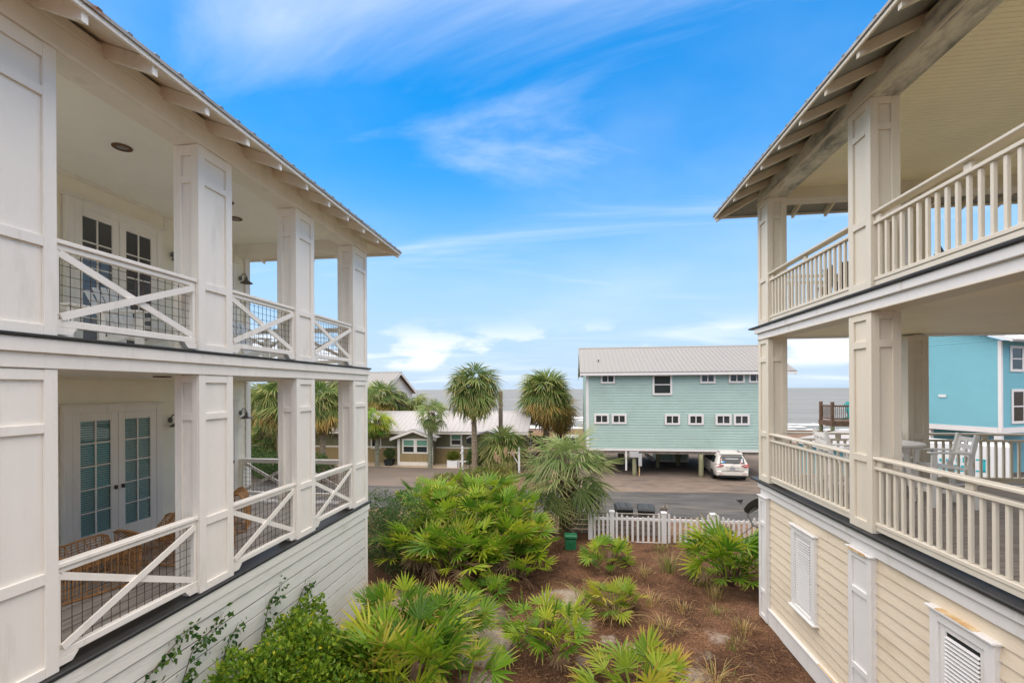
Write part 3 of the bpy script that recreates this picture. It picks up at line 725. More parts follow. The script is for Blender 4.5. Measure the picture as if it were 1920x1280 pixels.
# railings
for (a, b) in zip(COLY, COLY[1:]):
    cross_railing(LH, (LX - 0.075, a[1] + 0.002), (LX - 0.075, b[0] - 0.002), 2.76, 3.70, WHITE)
    cross_railing(LH, (LX - 0.075, a[1] + 0.002), (LX - 0.075, b[0] - 0.002), 6.04, 6.91, WHITE)
cross_railing(LH, (LX - 0.39, 10.45), (LB + 0.03, 10.45), 2.80, 3.70, WHITE, splits=2, wire_side=1)
cross_railing(LH, (LX - 0.39, 10.45), (LB + 0.03, 10.45), 6.05, 6.91, WHITE, splits=2, wire_side=1)
# back wall of the porch with doors
part(LH, 'house_wall', Bx(-14, LY0, 2.36, LB - 0.03, 10.76, 9.2), CREAMW)
lf = lambda u, o, zz: (LB - 0.03 + o, u, zz)
ld = lambda u, o, zz: (LB + 0.006 + o, u, zz)
lap_boards(LH, lf, LY0 + 0.2, 10.60, 2.645, 5.60, 0.205, CREAMW, 0.034)
part(LH, 'upper_wall_panel', Bx(LB - 0.028, LY0, LU, LB - 0.012, 10.60, 9.06), CREAMW)
for (y, z0) in ((5.95, 8.62), (8.36, 8.62), (9.15, 8.62), (10.30, 8.55), (4.2, LU)):
    part(LH, 'batten', B(LB - 0.012, y - 0.05, z0 + 0.075, LB + 0.012, y + 0.05, 8.955), WHITE)
part(LH, 'wall_crown', B(LB - 0.012, LY0, 8.96, LB + 0.02, 10.60, 9.05), WHITE)
for (z0, z1) in ((2.645, 5.61), (LU, 9.05)):
    part(LH, 'corner_board', B(LB - 0.10, 10.605, z0, LB + 0.03, 10.78, z1), WHITE)
french_door(LH, ld, 6.50, 8.04, 2.66, 5.02, 2, 5, WHITE, GLASS, True)
french_door(LH, ld, 6.55, 8.07, LU + 0.02, 8.50, 2, 5, WHITE, RGLASS, False)
french_door(LH, ld, 9.35, 10.13, 2.66, 5.02, 1, 5, WHITE, GLASS, True)
french_door(LH, ld, 9.35, 10.13, LU + 0.02, 8.40, 1, 5, WHITE, RGLASS, False)
for (y, z) in ((8.42, 4.80), (10.44, 4.84), (8.50, 8.24), (10.46, 8.22)): wall_lamp(LH, LB + 0.001, y, z, 1)
# beam, ceiling and roof
part(LH, 'eave_beam', B(LX - 0.37, LY0, 8.755, LX - 0.012, 10.68, 9.02), WHITE)
part(LH, 'beam_moulding', B(LX - 0.36, LY0, 8.7515, LX - 0.02, 10.67, 8.758), WHITE)
part(LH, 'beam_moulding', B(LX - 0.0115, LY0, 8.756, LX + 0.008, 10.695, 8.80), WHITE)
part(LH, 'eave_beam', B(-14, 10.33, 8.752, LX - 0.392, 10.68, 9.02), WHITE)
part(LH, 'porch_ceiling', Bx(LB - 0.02, LY0, 9.022, LX - 0.012, 10.68, 9.045), CEILW)
CANR = M('rusty_light_ring', (0.16, 0.075, 0.04), 0.6, 0.4, 15, metal=0.3)
CANW = M('light_can', (0.25, 0.24, 0.22), 0.5, 0.1, 10)
for (x, y, z) in ((-6.6, 5.95, 9.02), (-6.55, 7.95, 9.02), (-7.0, 8.75, 9.02), (-6.6, 6.6, LCEIL + 0.018)):
    r = part(LH, 'ceiling_light', MB().lathe([(0.075, 0), (0.125, -0.001), (0.125, -0.012), (0.115, -0.018), (0.085, -0.016), (0.075, -0.004)], 24, (x, y, z)), CANR, True)
    part(r, 'lens', MB().lathe([(0.001, -0.004), (0.074, -0.004), (0.074, -0.010), (0.001, -0.012)], 18, (x, y, z)), CANW, True)
EX, EY, EZ, SL = -4.37, 11.35, 8.93, 0.40
hip_roof(LH, -14.6, EX, -0.3, EY, EZ, SL, ROOFM, ROOFE, WHITE)
part(LH, 'eave_board', B(EX - 0.045, -0.3, EZ - 0.055, EX - 0.012, EY - 0.012, EZ - 0.003), WHITE)
part(LH, 'eave_board', B(-14.5, EY - 0.045, EZ - 0.055, EX - 0.047, EY - 0.012, EZ - 0.003), WHITE)
y = 3.64 - 0.71 * 4
while y < 10.6:
    rafter(LH, (LX - 0.1, y), (EX - 0.05, y), EZ + SL * (EX - LX + 0.1) - 0.008, EZ + SL * 0.05 - 0.008, 0.16, 0.06, WHITE); y += 0.71
x = LX - 0.35
while x > -14:
    rafter(LH, (x, 10.65), (x, EY - 0.05), EZ + SL * (EY - 10.65) - 0.008, EZ + SL * 0.05 - 0.008, 0.135, 0.05, WHITE); x -= 0.71
rafter(LH, (LX - 0.05, 10.70), (EX - 0.05, EY - 0.06), EZ + SL * 0.64 - 0.008, EZ + SL * 0.05 - 0.008, 0.135, 0.05, WHITE)
part(LH, 'eave_blocking', B(LX - 0.06, LY0, 9.021, LX - 0.03, 10.66, 9.16), WHITE)
part(LH, 'eave_blocking', B(-14, 10.60, 9.021, LX - 0.062, 10.63, 9.19), WHITE)
for (y, x) in ((3.75, -4.80), (2.6, -4.8)):
    part(LH, 'soffit_hole', MB().lathe([(0.001, 0), (0.03, 0), (0.03, -0.01), (0.001, -0.01)], 12, (x, y, EZ + SL * (EX - x) - 0.004)), DARK)

# ================================================================== CREAM HOUSE WITH BALUSTER RAILINGS (right)
RH = thing('porch_house', 'cream two storey porch house with square baluster railings and louvred base', 'house', (8, 6, 0.3))
RX = 4.05; RF = 3.375; RU_ = 6.74; RYE = 10.66; RY0 = 0.4; RXE = 13.5
# base wall with lap siding, pilasters, louvred vents
WX = RX + 0.10
bw_ = part(RH, 'base_wall', Bx(WX + 0.03, RY0, -0.3, RXE, 10.62, 3.0), CREAMD)
part(RH, 'foundation', Bx(WX - 0.01, RY0, -0.4, RXE, 10.64, 0.42), CONC)
rf = lambda u, o, zz: (WX + 0.04 - o, u, zz)
lap_boards(bw_, rf, RY0, 10.28, 0.72, 3.06, 0.166, CREAMD, 0.042)
part(RH, 'skirt_board', B(WX - 0.035, RY0, 0.36, WX + 0.029, 10.66, 0.70), TRIMR)
part(RH, 'skirt_cap', B(WX - 0.06, RY0, 0.702, WX + 0.02, 10.28, 0.735), TRIMR)
for (ya, yb, yl) in ((5.2, 6.2, 0.70), (6.9, 8.3, 0.705),): part(RH, 'rust_streak', Bx(WX - 0.0605, ya, 0.7355, WX - 0.03, yb, 0.737), RUST)
part(RH, 'frieze_board', B(WX - 0.035, RY0, 3.062, WX + 0.03, 10.66, 3.215), TRIMR)
part(RH, 'frieze_board', B(WX - 0.075, RY0, 3.217, WX + 0.03, 10.72, 3.335), TRIMR)
part(RH, 'deck_edge', B(RX - 0.03, RY0, 3.337, RX + 0.30, 11.0, RF + 0.012, c=0.01), FLASH)
part(RH, 'deck_edge', B(RX + 0.302, 10.60, 3.337, RXE, 11.0, RF + 0.012, c=0.01), FLASH)
part(RH, 'frieze_board', B(WX + 0.031, 10.622, 3.06, RXE, 10.70, 3.335), TRIMR)
def pilaster(y0, y1, z0, z1):
    p = part(RH, 'pilaster', Bx(WX - 0.045, y0, z0, WX + 0.03, y1, z1), TRIMR)
    m = MB(); xa, xb = WX - 0.072, WX - 0.0455; s = 0.085
    m.cbox(xa, y0, z0, xb, y0 + s, z1, 0.004); m.cbox(xa, y1 - s, z0, xb, y1, z1, 0.004)
    for (a, b) in ((z0, z0 + 0.10), (z0 + 0.55, z0 + 0.64), (z1 - 0.62, z1 - 0.53), (z1 - 0.1, z1)): m.cbox(xa + 0.001, y0 + s, a, xb, y1 - s, b, 0.004)
    part(p, 'panel_frame', m, TRIMR)
    part(p, 'pilaster_cap', B(WX - 0.10, y0 - 0.025, z1 + 0.001, WX + 0.02, y1 + 0.025, z1 + 0.028), TRIMR)
    return p
p1 = pilaster(6.88, 7.40, 0.738, 3.032); pilaster(10.29, 10.68, 0.40, 3.032); pilaster(3.4, 3.92, 0.738, 3.032)
part(RH, 'rust_streak', Bx(WX - 0.103, 6.95, 3.02, WX - 0.1005, 7.34, 3.06), RUST)
def louvre(y0, y1, z0, z1):
    fw = 0.115; xa, xb = WX - 0.05, WX + 0.03
    m = MB(); m.cbox(xa, y0, z0, xb, y0 + fw, z1); m.cbox(xa, y1 - fw, z0, xb, y1, z1); m.cbox(xa, y0 + fw, z1 - fw, xb, y1 - fw, z1); m.cbox(xa, y0 + fw, z0, xb, y1 - fw, z0 + 0.05)
    v = part(RH, 'louvred_vent', m, TRIMR)
    part(v, 'head_cap', B(WX - 0.085, y0 - 0.03, z1 + 0.001, WX + 0.02, y1 + 0.03, z1 + 0.03), TRIMR)
    part(v, 'sill', B(WX - 0.095, y0 - 0.035, z0 - 0.036, WX + 0.02, y1 + 0.035, z0 - 0.001), TRIMR)
    b0, b1, c0, c1 = y0 + fw + 0.075, y1 - fw - 0.075, z0 + 0.125, z1 - fw - 0.075
    m = MB(); xa2 = WX - 0.022; m.cbox(xa2, y0 + fw, z0 + 0.05, WX + 0.005, b0, z1 - fw); m.cbox(xa2, b1, z0 + 0.05, WX + 0.005, y1 - fw, z1 - fw); m.cbox(xa2, b0, c1, WX + 0.005, b1, z1 - fw); m.cbox(xa2, b0, z0 + 0.05, WX + 0.005, b1, c0)
    part(v, 'inner_frame', m, TRIMR); part(v, 'vent_backing', Bx(WX - 0.0015, b0, c0, WX + 0.004, b1, c1), DARK)
    sm = MB().hexa([(-0.034, 0, -0.006), (-0.002, 0, 0.006), (-0.002, b1 - b0, 0.006), (-0.034, b1 - b0, -0.006), (-0.034, 0, 0.001), (-0.002, 0, 0.013), (-0.002, b1 - b0, 0.013), (-0.034, b1 - b0, 0.001)])
    me = sm.mesh('slat', TRIMR); z = c0
    while z < c1 - 0.02: inst(v, 'slat', me, (WX + 0.0, b0, z)); z += 0.046
    return v
v1 = louvre(8.41, 9.24, 1.33, 2.82); v2 = louvre(5.05, 5.87, 1.33, 2.86)
part(RH, 'rust_streak', Bx(WX - 0.0865, 5.25, 2.892, WX + 0.01, 5.75, 2.8935), RUST)
# decks
fl = part(RH, 'deck_floor', Bx(RX + 0.31, RY0, 3.1, RXE, 10.595, 3.345), CREAM)
nb = 70; y0_, y1_ = RY0, 10.60; bw = (y1_ - y0_) / nb
bm = MB().cbox(-(RXE - RX - 0.31) / 2, -bw / 2 + 0.003, 0, (RXE - RX - 0.31) / 2, bw / 2 - 0.003, 0.034, 0.004); me = bm.mesh('deck_board', DECKG)
for i in range(nb): inst(fl, 'deck_board', me, ((RXE + RX + 0.31) / 2, y0_ + bw * (i + 0.5), 3.3455 + rnd(0, 0.003)))
part(RH, 'band_board', B(RX + 0.02, RY0, 6.46, RX + 0.36, 10.66, 6.585), TRIMR)
part(RH, 'band_board', B(RX - 0.03, RY0, 6.587, RX + 0.36, 10.72, 6.70), TRIMR)
part(RH, 'band_moulding', B(RX + 0.005, RY0, 6.44, RX + 0.34, 10.67, 6.459), CREAM)
part(RH, 'deck_edge', B(RX - 0.07, RY0, 6.702, RX + 0.30, 10.95, RU_, c=0.008), FLASH)
part(RH, 'deck_edge', B(RX + 0.302, 10.60, 6.702, RXE, 10.95, RU_, c=0.008), FLASH)
part(RH, 'band_board', B(RX + 0.362, 10.30, 6.46, RXE, 10.66, 6.70), TRIMR)
part(RH, 'upper_floor', Bx(RX + 0.362, RY0, 6.49, RXE, 10.298, 6.725), CEILR)
def beadboard(x0, x1, y0, y1, z, w=0.085):
    m = MB(); y = y0
    while y < y1 - 0.01:
        m.box(x0, y, z - 0.012, x1, min(y + w - 0.010, y1), z); y += w
    return m
part(RH, 'lower_ceiling_beadboard', beadboard(RX + 0.365, RXE, RY0, 10.295, 6.489), CEILR, kind='stuff')
# columns
RRL = [(RF + 0.015, 3.52), (4.35, 4.45), (5.95, 6.05), (6.34, 6.45)]
RRU = [(RU_, 6.88), (7.66, 7.76), (8.93, 9.02), (9.28, 9.38)]
CR = 0.38
RC = [(RX + 0.03, 10.15, 10.66), (RX + 0.03, 6.84, 7.35), (RX + 0.03, 3.4, 3.9), (6.74, 10.16, 10.66), (9.6, 10.16, 10.66)]
for (x, a, b) in RC:
    column(RH, x, x + CR, a, b, RF + 0.013, 6.438, RRL, CREAM, 0.08)
    column(RH, x, x + CR, a, b, RU_ + 0.002, 9.38, RRU, CREAM, 0.08)
for zf in (RF + 0.012, RU_):
    baluster_railing(RH, (RX + 0.105, 7.352), (RX + 0.105, 10.148), zf, CREAM, 20)
    baluster_railing(RH, (RX + 0.105, 3.902), (RX + 0.105, 6.838), zf, CREAM, 21)
    baluster_railing(RH, (RX + 0.412, 10.48), (6.738, 10.48), zf, CREAM, 17)
    baluster_railing(RH, (7.122, 10.48), (9.598, 10.48), zf, CREAM, 18)
    baluster_railing(RH, (9.982, 10.48), (13.3, 10.48), zf, CREAM, 24)
# main body beyond the wrap-round porch
part(RH, 'house_wall', Bx(8.9, RY0, RF + 0.05, RXE - 0.4, 9.3, 6.47), CREAMD)
part(RH, 'house_wall', Bx(8.9, RY0, RU_ + 0.02, RXE - 0.4, 9.3, 9.7), CREAMD)
# beam, ceiling, roof
part(RH, 'eave_beam', B(RX + 0.035, RY0, 9.382, RX + 0.41, 10.66, 9.66), BEAMR)
part(RH, 'beam_moulding', B(RX + 0.012, RY0, 9.386, RX + 0.034, 10.675, 9.44), CREAM)
part(RH, 'eave_beam', B(RX + 0.412, 10.30, 9.384, RXE, 10.66, 9.66), CREAM)
part(RH, 'porch_ceiling', Bx(RX + 0.412, RY0, 9.64, RXE, 10.298, 9.66), CEILR)
part(RH, 'upper_ceiling_beadboard', beadboard(RX + 0.412, RXE, RY0, 10.298, 9.639), CEILR, kind='stuff')
EX, EY, EZ, SL = 3.36, 11.38, 9.46, 0.42
hip_roof(RH, EX, 14.4, -0.3, EY, EZ, SL, ROOFM, ROOFE, ROOFU)
part(RH, 'eave_board', B(EX + 0.012, -0.3, EZ - 0.055, EX + 0.045, EY - 0.012, EZ - 0.003), CREAM)
part(RH, 'eave_board', B(EX + 0.047, EY - 0.045, EZ - 0.055, 14.3, EY - 0.012, EZ - 0.003), CREAM)
part(RH, 'eave_blocking', B(RX + 0.06, RY0, 9.661, RX + 0.09, 10.6, 9.735), CREAM)
y = 5.93 - 0.70 * 8
while y < 10.7:
    rafter(RH, (RX + 0.12, y), (EX + 0.05, y), EZ + SL * (RX + 0.12 - EX) - 0.008, EZ + SL * 0.05 - 0.008, 0.14, 0.055, CREAM); y += 0.70
x = RX + 0.35
while x < 14:
    rafter(RH, (x, 10.62), (x, EY - 0.05), EZ + SL * (EY - 10.62) - 0.008, EZ + SL * 0.05 - 0.008, 0.14, 0.055, CREAM); x += 0.70
rafter(RH, (RX + 0.05, 10.68), (EX + 0.05, EY - 0.06), EZ + SL * 0.68 - 0.008, EZ + SL * 0.05 - 0.008, 0.14, 0.055, CREAM)
# ================================================================== SEAFOAM HOUSE ON PILINGS
TH = thing('stilt_house', 'seafoam green clapboard house raised on pilings with grey metal roof', 'house', (7.4, 35, -0.5))
TY = 31.35; TX0, TX1 = 1.02, 13.35; TB, TE = 1.28, 6.50
part(TH, 'house_wall', Bx(TX0, TY, TB, TX1, TY + 9.5, TE), TEAL)
tf = lambda u, o, z: (u, TY - o, z)
part(TH, 'front_siding', lap_sheet(tf, TX0 + 0.12, TX1 - 0.12, TB + 0.08, TE, 0.178, 0.045), TEAL, kind='stuff')
tl = lambda u, o, z: (TX0 - o, u, z)
part(TH, 'side_siding', lap_sheet(tl, TY + 0.12, TY + 9.4, TB + 0.08, TE, 0.178, 0.045), TEAL, kind='stuff')
part(TH, 'corner_board', B(TX0 - 0.045, TY - 0.045, TB, TX0 + 0.118, TY + 0.10, TE), TEALT)
part(TH, 'corner_board', B(TX1 - 0.118, TY - 0.045, TB, TX1 + 0.045, TY + 0.10, TE), TEALT)
part(TH, 'bottom_trim', B(TX0 + 0.12, TY - 0.05, TB - 0.06, TX1 - 0.12, TY + 0.05, TB + 0.078), TEALT)
part(TH, 'floor_underside', Bx(TX0, TY + 0.06, TB - 0.25, TX1, TY + 9.5, TB - 0.001), GREYWOOD)
for (a, b, c, d, cols, rows) in ((1.94, 2.90, 5.74, 6.38, 2, 1), (5.33, 6.60, 4.95, 6.34, 1, 2), (8.36, 9.34, 5.71, 6.36, 2, 1), (10.15, 11.15, 5.72, 6.37, 2, 1), (11.38, 12.36, 5.72, 6.37, 2, 1),
                                 (1.50, 2.48, 3.02, 3.70, 2, 1), (2.66, 3.64, 3.02, 3.70, 2, 1), (6.11, 7.09, 2.98, 3.68, 2, 1), (7.61, 8.58, 2.98, 3.68, 2, 1), (9.32, 10.31, 2.98, 3.69, 2, 1), (10.45, 11.43, 2.98, 3.69, 2, 1)):
    sash_window(TH, 'window', lambda u, o, z: (u, TY - 0.046 - o, z), a, b, c, d, TEALT, DGLASS, cols, rows, fw=0.125, mw=0.06, proud=0.07)
# gable roof, ridge along x, near slope seen
def gable_roof(house, x0, x1, y0, y1, ze, zr, mat, under, ribs, edge_mat, t=0.05):
    ym = (y0 + y1) / 2; m = MB()
    for (ya, yb) in ((y0, ym), (y1, ym)):
        m.hexa([(x0, ya, ze), (x1, ya, ze), (x1, yb, zr), (x0, yb, zr), (x0, ya, ze + t), (x1, ya, ze + t), (x1, yb, zr + t), (x0, yb, zr + t)])
    R = part(house, 'roof', m, mat)
    m = MB(); x = x0 + 0.05
    while x < x1:
        for ya in (y0, y1): m.beam((x, ya, ze + t), (x, ym, zr + t), 0.04, 0.03)
        x += ribs
    part(R, 'roof_rib', m, mat, kind='stuff')
    part(R, 'ridge_cap', MB().prism([(-0.18, -0.05), (0, 0.045), (0.18, -0.05), (0, -0.02)], x0, x1, lambda u, v, w: (w, ym + u, zr + t + v)), mat)
    part(R, 'eave_fascia', B(x0 + 0.02, y0 + 0.005, ze - 0.17, x1 - 0.02, y0 + 0.04, ze - 0.003), edge_mat)
    for x in (x0, x1):
        for ya in (y0, y1):
            xx = x + (0.03 if x == x0 else -0.03)
            part(R, 'rake_board', MB().hexa([(xx - .025, ya, ze - 0.24), (xx + .025, ya, ze - 0.24), (xx + .025, ym, zr - 0.24), (xx - .025, ym, zr - 0.24), (xx - .025, ya, ze - 0.004), (xx + .025, ya, ze - 0.004), (xx + .025, ym, zr - 0.004), (xx - .025, ym, zr - 0.004)]), edge_mat)
    return R
gable_roof(TH, 0.55, 14.1, TY - 0.55, TY + 10.05, 6.44, 8.52, ROOFT, TEALT, 0.30, TEALT)
for xg in (TX0, TX1 - 0.05):
    part(TH, 'gable_wall', MB().prism([(TY, TE + 0.001), (TY + 9.5, TE + 0.001), (TY + 4.75, 8.36)], xg, xg + 0.05, lambda u, v, w: (w, u, v)), TEAL)
part(TH, 'roof_vent', MB().lathe([(0.05, -0.1), (0.05, 0.22), (0.075, 0.23), (0.001, 0.27)], 12, (1.9, TY + 1.6, 7.25)), ROOFM, True)
# pilings
for (x, y, r) in ((4.15, TY + 0.15, 0.15), (8.45, TY + 0.15, 0.16), (12.9, TY + 0.15, 0.15), (1.25, TY + 0.2, 0.15), (6.3, TY + 3.6, 0.15), (3.6, TY + 4.5, 0.13), (2.2, TY + 4.2, 0.14), (8.0, TY + 4.6, 0.16), (11.9, TY + 4.6, 0.16), (1.3, TY + 8.8, 0.15), (4.3, TY + 8.8, 0.15), (7.0, TY + 8.8, 0.15), (12.8, TY + 8.8, 0.15)):
    pts = [(x + 0.015 * math.sin(k), y, -0.7 + (TB - 0.25 + 0.72) * k / 4) for k in range(5)]
    part(TH, 'piling', MB().tube(pts, [r * 1.04, r, r * 0.98, r * 0.97, r * 0.95], 12), PILING, True)
part(TH, 'knee_brace', MB().beam((8.0, TY + 4.6, 0.1), (7.1, TY + 4.6, 1.02), 0.1, 0.1), GREYWOOD)
part(TH, 'knee_brace', MB().beam((8.0, TY + 4.6, 0.1), (8.9, TY + 4.6, 1.02), 0.1, 0.1), GREYWOOD)
# storage room and stair under the house
SR = part(TH, 'storage_room', Bx(6.9, TY + 6.3, -0.5, 9.1, TY + 9.3, 1.02), TEAL)
for x in (6.85, 8.0, 9.1): part(SR, 'corner_board', B(x - 0.06, TY + 6.24, -0.48, x + 0.06, TY + 6.299, 1.02), TEALT)
part(SR, 'base_trim', B(6.9, TY + 6.23, -0.46, 9.1, TY + 6.298, -0.3), TEALT)
st = MB().beam((4.9, TY + 6.6, 1.0), (6.6, TY + 6.6, -0.45), 0.06, 0.26); part(TH, 'stair_stringer', st, TEALT)
for k in range(6): part(TH, 'stair_tread', B(5.0 + 0.28 * k, TY + 6.65, 0.82 - 0.24 * k, 5.3 + 0.28 * k, TY + 7.6, 0.86 - 0.24 * k), OLDWOOD)
part(TH, 'conduit', MB().tube([(4.48, TY + 0.1, -0.5), (4.48, TY + 0.1, 0.6)], 0.04, 8), RUST)
mt = part(TH, 'electric_meter', B(3.82, TY - 0.12, 0.80, 4.42, TY + 0.0, 1.18), M('grey_box_metal', (0.50, 0.50, 0.49), 0.5, 0.05, 3, metal=0.2))
part(TH, 'breaker_box', B(4.40, TY - 0.11, 0.22, 4.62, TY + 0.02, 1.05), MATS['grey_box_metal'])
part(TH, 'down_pipe', B(3.55, TY - 0.02, -0.1, 3.66, TY + 0.08, TB - 0.07), TEALT)

# ================================================================== VAN
CARP = M('pearl_white_car_paint', (0.70, 0.665, 0.60), 0.25, 0.02, 1, spec=0.5, coat=0.6)
RED = M('red_tail_lens', (0.45, 0.012, 0.015), 0.15, 0.1, 5, spec=0.6)
BLACKP = M('black_plastic', (0.018, 0.018, 0.019), 0.5, 0.2, 8)
TYRE = M('tyre_rubber', (0.02, 0.02, 0.02), 0.85, 0.2, 8)
ALLOY = M('alloy_wheel', (0.45, 0.45, 0.46), 0.3, 0.05, 5, metal=0.8)
def minivan(loc, rz):
    V = local(thing('parked_minivan', 'pearl white minivan parked under the seafoam stilt house, rear facing out', 'van', loc, rz))
    # local: rear bumper at y=0, front at y=5.1, x across, z up
    secs = []   # y, half widths at heights
    prof = [  # y, z_bottom, z_belt, z_roof, w_bottom, w_belt, w_roof
        (0.00, 0.40, 0.98, 1.02, 0.80, 0.90, 0.84), (0.05, 0.30, 1.02, 1.10, 0.90, 0.955, 0.80), (0.16, 0.27, 1.03, 1.40, 0.95, 0.975, 0.74), (0.34, 0.25, 1.03, 1.66, 0.965, 0.985, 0.70), (0.60, 0.24, 1.03, 1.73, 0.97, 0.99, 0.70),
        (1.6, 0.22, 1.02, 1.755, 0.975, 0.992, 0.71), (2.8, 0.22, 1.01, 1.74, 0.975, 0.99, 0.70), (3.5, 0.22, 1.00, 1.60, 0.97, 0.98, 0.66), (4.1, 0.24, 0.98, 1.15, 0.95, 0.95, 0.72), (4.8, 0.27, 0.90, 0.96, 0.88, 0.88, 0.66), (5.08, 0.35, 0.72, 0.76, 0.66, 0.70, 0.50)]
    m = MB(); n = 0
    for (y, zb, zl, zr, wb, wl, wr) in prof:
        half = [(wb * 0.86, zb), (wb, zb + 0.10), (wl * 1.005, zb + (zl - zb) * 0.55), (wl, zl), (wl - (wl - wr) * 0.55, zl + (zr - zl) * 0.58), (wr, zl + (zr - zl) * 0.90), (wr * 0.88, zr - (zr - zl) * 0.02), (wr * 0.45, zr + 0.012)]
        ring = [(x, y, z) for (x, z) in half] + [(-x, y, z) for (x, z) in half[::-1]]
        m.v += ring
    k = 16
    for i in range(len(prof) - 1):
        for j in range(k): m.f.append((i * k + j, (i + 1) * k + j, (i + 1) * k + (j + 1) % k, i * k + (j + 1) % k))
    m.f.append(tuple(range(k))); m.f.append(tuple(range((len(prof) - 1) * k, len(prof) * k))[::-1])
    part(V, 'body', m, CARP, True)
    def pan(name, pts, th, mat, nrm, smooth=False):
        nrm = Vector(nrm).normalized() * th; q = MB()
        nn = len(pts); q.v = [tuple(Vector(p)) for p in pts] + [tuple(Vector(p) + nrm) for p in pts]
        q.f = [tuple(range(nn))[::-1], tuple(range(nn, 2 * nn))] + [(i, (i + 1) % nn, nn + (i + 1) % nn, nn + i) for i in range(nn)]
        return part(V, name, q, mat)
    # rear window and hatch details lie on the raked rear
    bk = lambda x, z: (x, 0.055 + max(0, (z - 1.06)) * 0.46, z)
    pan('rear_window', [bk(-0.74, 1.10), bk(0.74, 1.10), bk(0.70, 1.42), bk(0.60, 1.55), bk(-0.60, 1.55), bk(-0.70, 1.42)], 0.05, DGLASS, (0, -1, 0.35))
    pan('spoiler', [(-0.66, 0.20, 1.665), (0.66, 0.20, 1.665), (0.68, 0.45, 1.735), (-0.68, 0.45, 1.735)], 0.035, CARP, (0, -0.2, 1))
    for s in (-1, 1):
        pts = [(s * 0.50, -0.02, 1.02), (s * 0.72, -0.012, 1.08), (s * 0.965, 0.10, 1.09), (s * 0.985, 0.22, 1.0), (s * 0.93, 0.0, 0.90), (s * 0.68, -0.02, 0.92)]
        if s > 0: pts = pts[::-1]
        pan('tail_light', pts, 0.035, RED, (0, -1, 0))
        pan('light_strip', [(s * 0.60, -0.058, 1.0), (s * 0.80, -0.052, 1.035), (s * 0.80, -0.052, 1.005), (s * 0.62, -0.058, 0.975)][::-s], 0.006, CARP, (0, -1, 0))
        part(V, 'roof_rail', MB().tube([(s * 0.60, 0.75, 1.735), (s * 0.61, 0.85, 1.80), (s * 0.62, 2.6, 1.80), (s * 0.61, 2.7, 1.73)], 0.022, 6), BLACKP, True)
        # side glass
        for (ya, yb, skew) in ((0.50, 1.30, 0.12), (1.36, 2.35, 0), (2.42, 3.25, 0)):
            sg = lambda y, z: (s * (0.992 - (z - 1.03) * 0.33), y, z)
            pts = [sg(ya, 1.10), sg(yb, 1.10), sg(yb - skew * 0, 1.52), sg(ya + skew, 1.52)]
            pan('side_window', pts if s < 0 else pts[::-1], 0.02, DGLASS, (s, 0, 0.33))
        part(V, 'wing_mirror', B(s * 0.98, 3.3, 1.05, s * 1.16, 3.45, 1.2, c=0.03), CARP)
        part(V, 'door_handle', B(s * 0.985, 1.5, 0.93, s * 1.01, 1.7, 0.96), CARP)
        for y in (0.95, 4.0):
            t = MB().lathe([(0.20, -0.11), (0.31, -0.11), (0.335, -0.07), (0.335, 0.07), (0.31, 0.11), (0.20, 0.11)], 24)
            t.v = [(s * 0.90 + v[2], y + v[0], 0.335 + v[1]) for v in t.v]
            w = part(V, 'wheel', t, TYRE, True)
            r = MB().lathe([(0.001, 0.095), (0.06, 0.10), (0.19, 0.085), (0.215, 0.112), (0.205, 0.05), (0.001, 0.05)], 20)
            r.v = [(s * 0.90 + s * v[2], y + v[0], 0.335 + v[1]) for v in r.v]; part(w, 'rim', r, ALLOY, True)
            a = MB().lathe([(0.335, -0.01), (0.395, -0.01), (0.395, 0.01), (0.335, 0.01)], 24); a.v = [(s * 0.968 + v[2], y + v[0], 0.335 + v[1]) for v in a.v if True]
            part(V, 'wheel_arch', a, BLACKP, True)
    part(V, 'rear_bumper', B(-0.93, -0.05, 0.36, 0.93, 0.12, 0.66, c=0.045), CARP)
    part(V, 'bumper_slot', B(-0.66, -0.062, 0.655, 0.66, -0.03, 0.675), BLACKP)
    part(V, 'lower_valance', B(-0.84, -0.02, 0.25, 0.84, 0.15, 0.355), BLACKP)
    part(V, 'plate_recess', B(-0.36, -0.018, 0.70, 0.36, 0.03, 0.88, c=0.02), CARP)
    part(V, 'licence_plate', B(-0.155, -0.03, 0.73, 0.155, -0.0185, 0.87), M('plate', (0.32, 0.33, 0.38), 0.4, 0.3, 26))
    part(V, 'plate_trim', B(-0.40, -0.035, 0.885, 0.40, -0.005, 0.915, c=0.01), ALLOY)
    for s in (-1, 1): part(V, 'reflector', B(s * 0.58, -0.06, 0.46, s * 0.80, -0.04, 0.49), RED)
    part(V, 'badge', MB().lathe([(0.001, 0), (0.05, 0.0), (0.055, 0.01), (0.001, 0.014)], 14), ALLOY).location = (0, -0.005, 0.98)
    V.children[-1].rotation_euler = (rad(90), 0, 0)
    part(V, 'rear_wiper', MB().beam(bk(0.0, 1.13) + Vector() if False else (0.0, 0.0, 1.13), (0.34, 0.01, 1.16), 0.02, 0.02), BLACKP)
